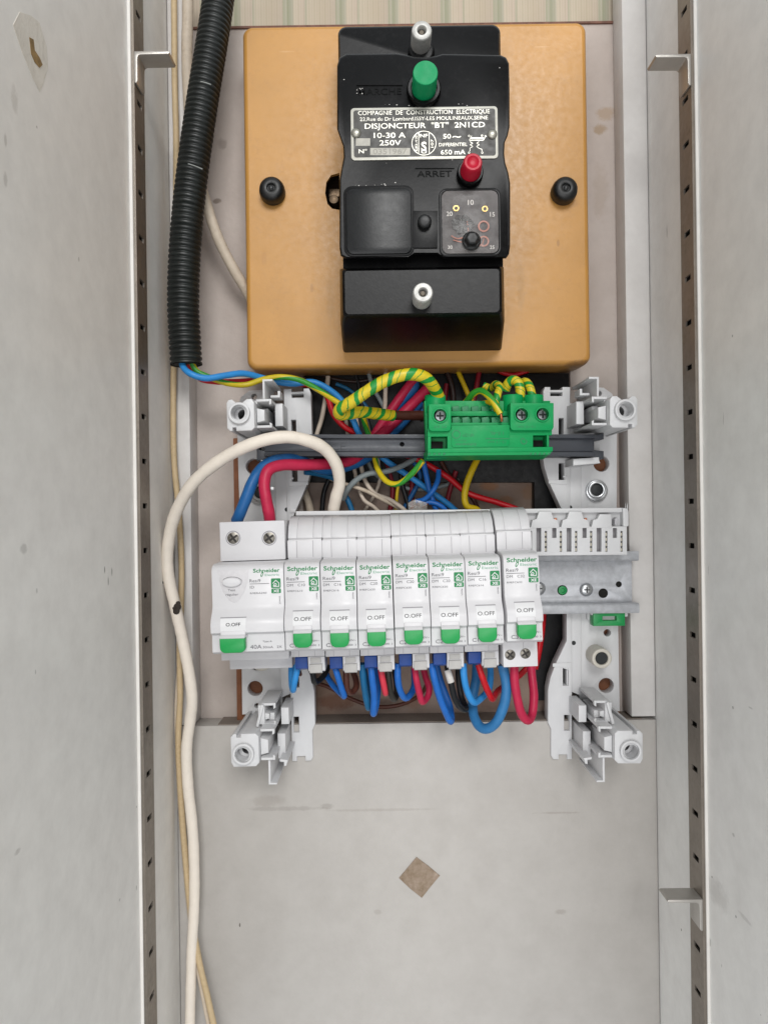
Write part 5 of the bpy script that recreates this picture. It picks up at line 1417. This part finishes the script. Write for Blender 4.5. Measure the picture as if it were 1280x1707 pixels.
# ---- loops below the breakers
G4 = 'wire loops under the breakers'
def loop(pts, rp, m, label, n=12):
    return wire('wire', pts, rp, m, label, group=G4, n=n)
loop([(497, 1106, 68), (495, 1120, 69), (491, 1140, 68), (489, 1150, 63), (486, 1138, 56), (486, 1115, 52), (488, 1100, 50)], 5.2, M_blue_l, 'short blue loop under the leftmost narrow breaker')
loop([(494, 1112, 30), (503, 1126, 22), (520, 1136, 14), (545, 1144, 10), (580, 1162, 9), (612, 1175, 9), (640, 1178, 9), (672, 1173, 10), (700, 1158, 14), (712, 1140, 24)], 3.4, M_brn, 'long thin brown wire sagging against the stained plaster')
loop([(521, 1112, 66), (522, 1126, 66), (525, 1137, 62), (532, 1135, 56), (541, 1124, 52), (548, 1110, 48)], 4.8, M_blk, 'short black loop between the first two blue plugs')
loop([(556, 1106, 69), (561, 1122, 70), (568, 1142, 68), (574, 1160, 64), (567, 1155, 58), (554, 1140, 52), (543, 1122, 46), (540, 1105, 40)], 5.0, M_blue, 'narrow blue loop leaning right beside the brown loop')
loop([(577, 1112, 67), (577, 1132, 67), (579, 1150, 65), (586, 1155, 61), (593, 1146, 57), (593, 1132, 54), (587, 1116, 52), (583, 1104, 50)], 5.0, M_brn, 'short brown loop under the second grey clip')
loop([(604, 1106, 68), (606, 1130, 66), (609, 1155, 62), (614, 1180, 55), (611, 1150, 45), (606, 1110, 40)], 5.6, M_teal, 'teal blue loop left of the long bright blue one')
loop([(618, 1106, 70), (620, 1130, 70), (624, 1160, 66), (623, 1190, 60), (628, 1165, 52), (629, 1130, 46), (624, 1100, 42)], 5.6, M_blue, 'long bright blue loop under the third narrow breaker')
loop([(634, 1112, 68), (637, 1130, 68), (642, 1155, 64), (640, 1146, 54), (636, 1120, 46)], 5.2, M_pink, 'coral red wire end under the third grey clip')
loop([(646, 1112, 67), (648, 1132, 67), (652, 1155, 64), (657, 1166, 59), (661, 1156, 54), (659, 1130, 50), (655, 1105, 46)], 5.0, M_dgr, 'charcoal wire loop beside the coral red wire')
loop([(663, 1106, 69), (663, 1130, 69), (666, 1150, 66), (674, 1163, 62), (684, 1157, 56), (690, 1142, 50), (690, 1115, 44)], 5.4, M_blue, 'blue loop curving right under the middle breaker')
loop([(691, 1112, 68), (694, 1132, 69), (699, 1156, 66), (704, 1170, 63), (712, 1162, 58), (715, 1148, 55), (710, 1130, 52), (704, 1108, 50)], 5.4, M_crim, 'crimson loop under the fourth grey clip')
loop([(719, 1106, 69), (723, 1130, 70), (732, 1160, 67), (744, 1190, 62), (751, 1202, 56), (750, 1178, 48), (736, 1140, 44), (726, 1105, 42)], 5.8, M_blue, 'long blue loop leaning right under the fifth narrow breaker')
loop([(746, 1106, 67), (747, 1120, 69), (752, 1140, 69), (758, 1165, 66), (768, 1180, 61), (776, 1181, 56), (768, 1160, 50), (764, 1130, 48), (764, 1105, 46)], 5.2, M_blk, 'black loop with a band of white tape')
x0_ = B().tube([P(745.5, 1117, 69.2), P(748.5, 1127, 69.6), P(751.5, 1137, 69.4)], 5.9 * mmpx(69), 14)
single('white_tape', x0_, wm('white_tape', '#c9c5c0', 0.5, dirt=0.3), 'band of white tape wrapped round the black wire loop', 'tape', ang=60)
loop([(772, 1106, 69), (773, 1128, 70), (778, 1152, 68), (789, 1170, 64), (803, 1164, 58), (815, 1148, 52), (818, 1125, 48), (816, 1105, 46)], 5.6, M_blue_l, 'light blue loop in front of the big steel blue one')
loop([(797, 1108, 68), (803, 1128, 69), (812, 1150, 67), (820, 1165, 63), (826, 1156, 55), (836, 1147, 46), (860, 1130, 38), (880, 1112, 34)], 5.2, M_red, 'bright red wire bent back under the sixth grey clip')
loop([(795, 1104, 40), (793, 1130, 42), (789, 1160, 46), (789, 1190, 52), (798, 1210, 58), (812, 1214, 62), (828, 1202, 66), (840, 1175, 68), (844, 1150, 68), (842, 1130, 68), (837, 1108, 68)], 8.2, M_steelb, 'big steel blue loop hanging lowest under the row', n=16)
loop([(857, 1106, 70), (858, 1135, 71), (862, 1165, 70), (869, 1190, 68), (879, 1201, 65), (887, 1190, 60), (889, 1160, 56), (886, 1130, 52), (884, 1104, 50)], 7.2, M_crim, 'thick red loop under the rightmost screw-terminal breaker', n=16)
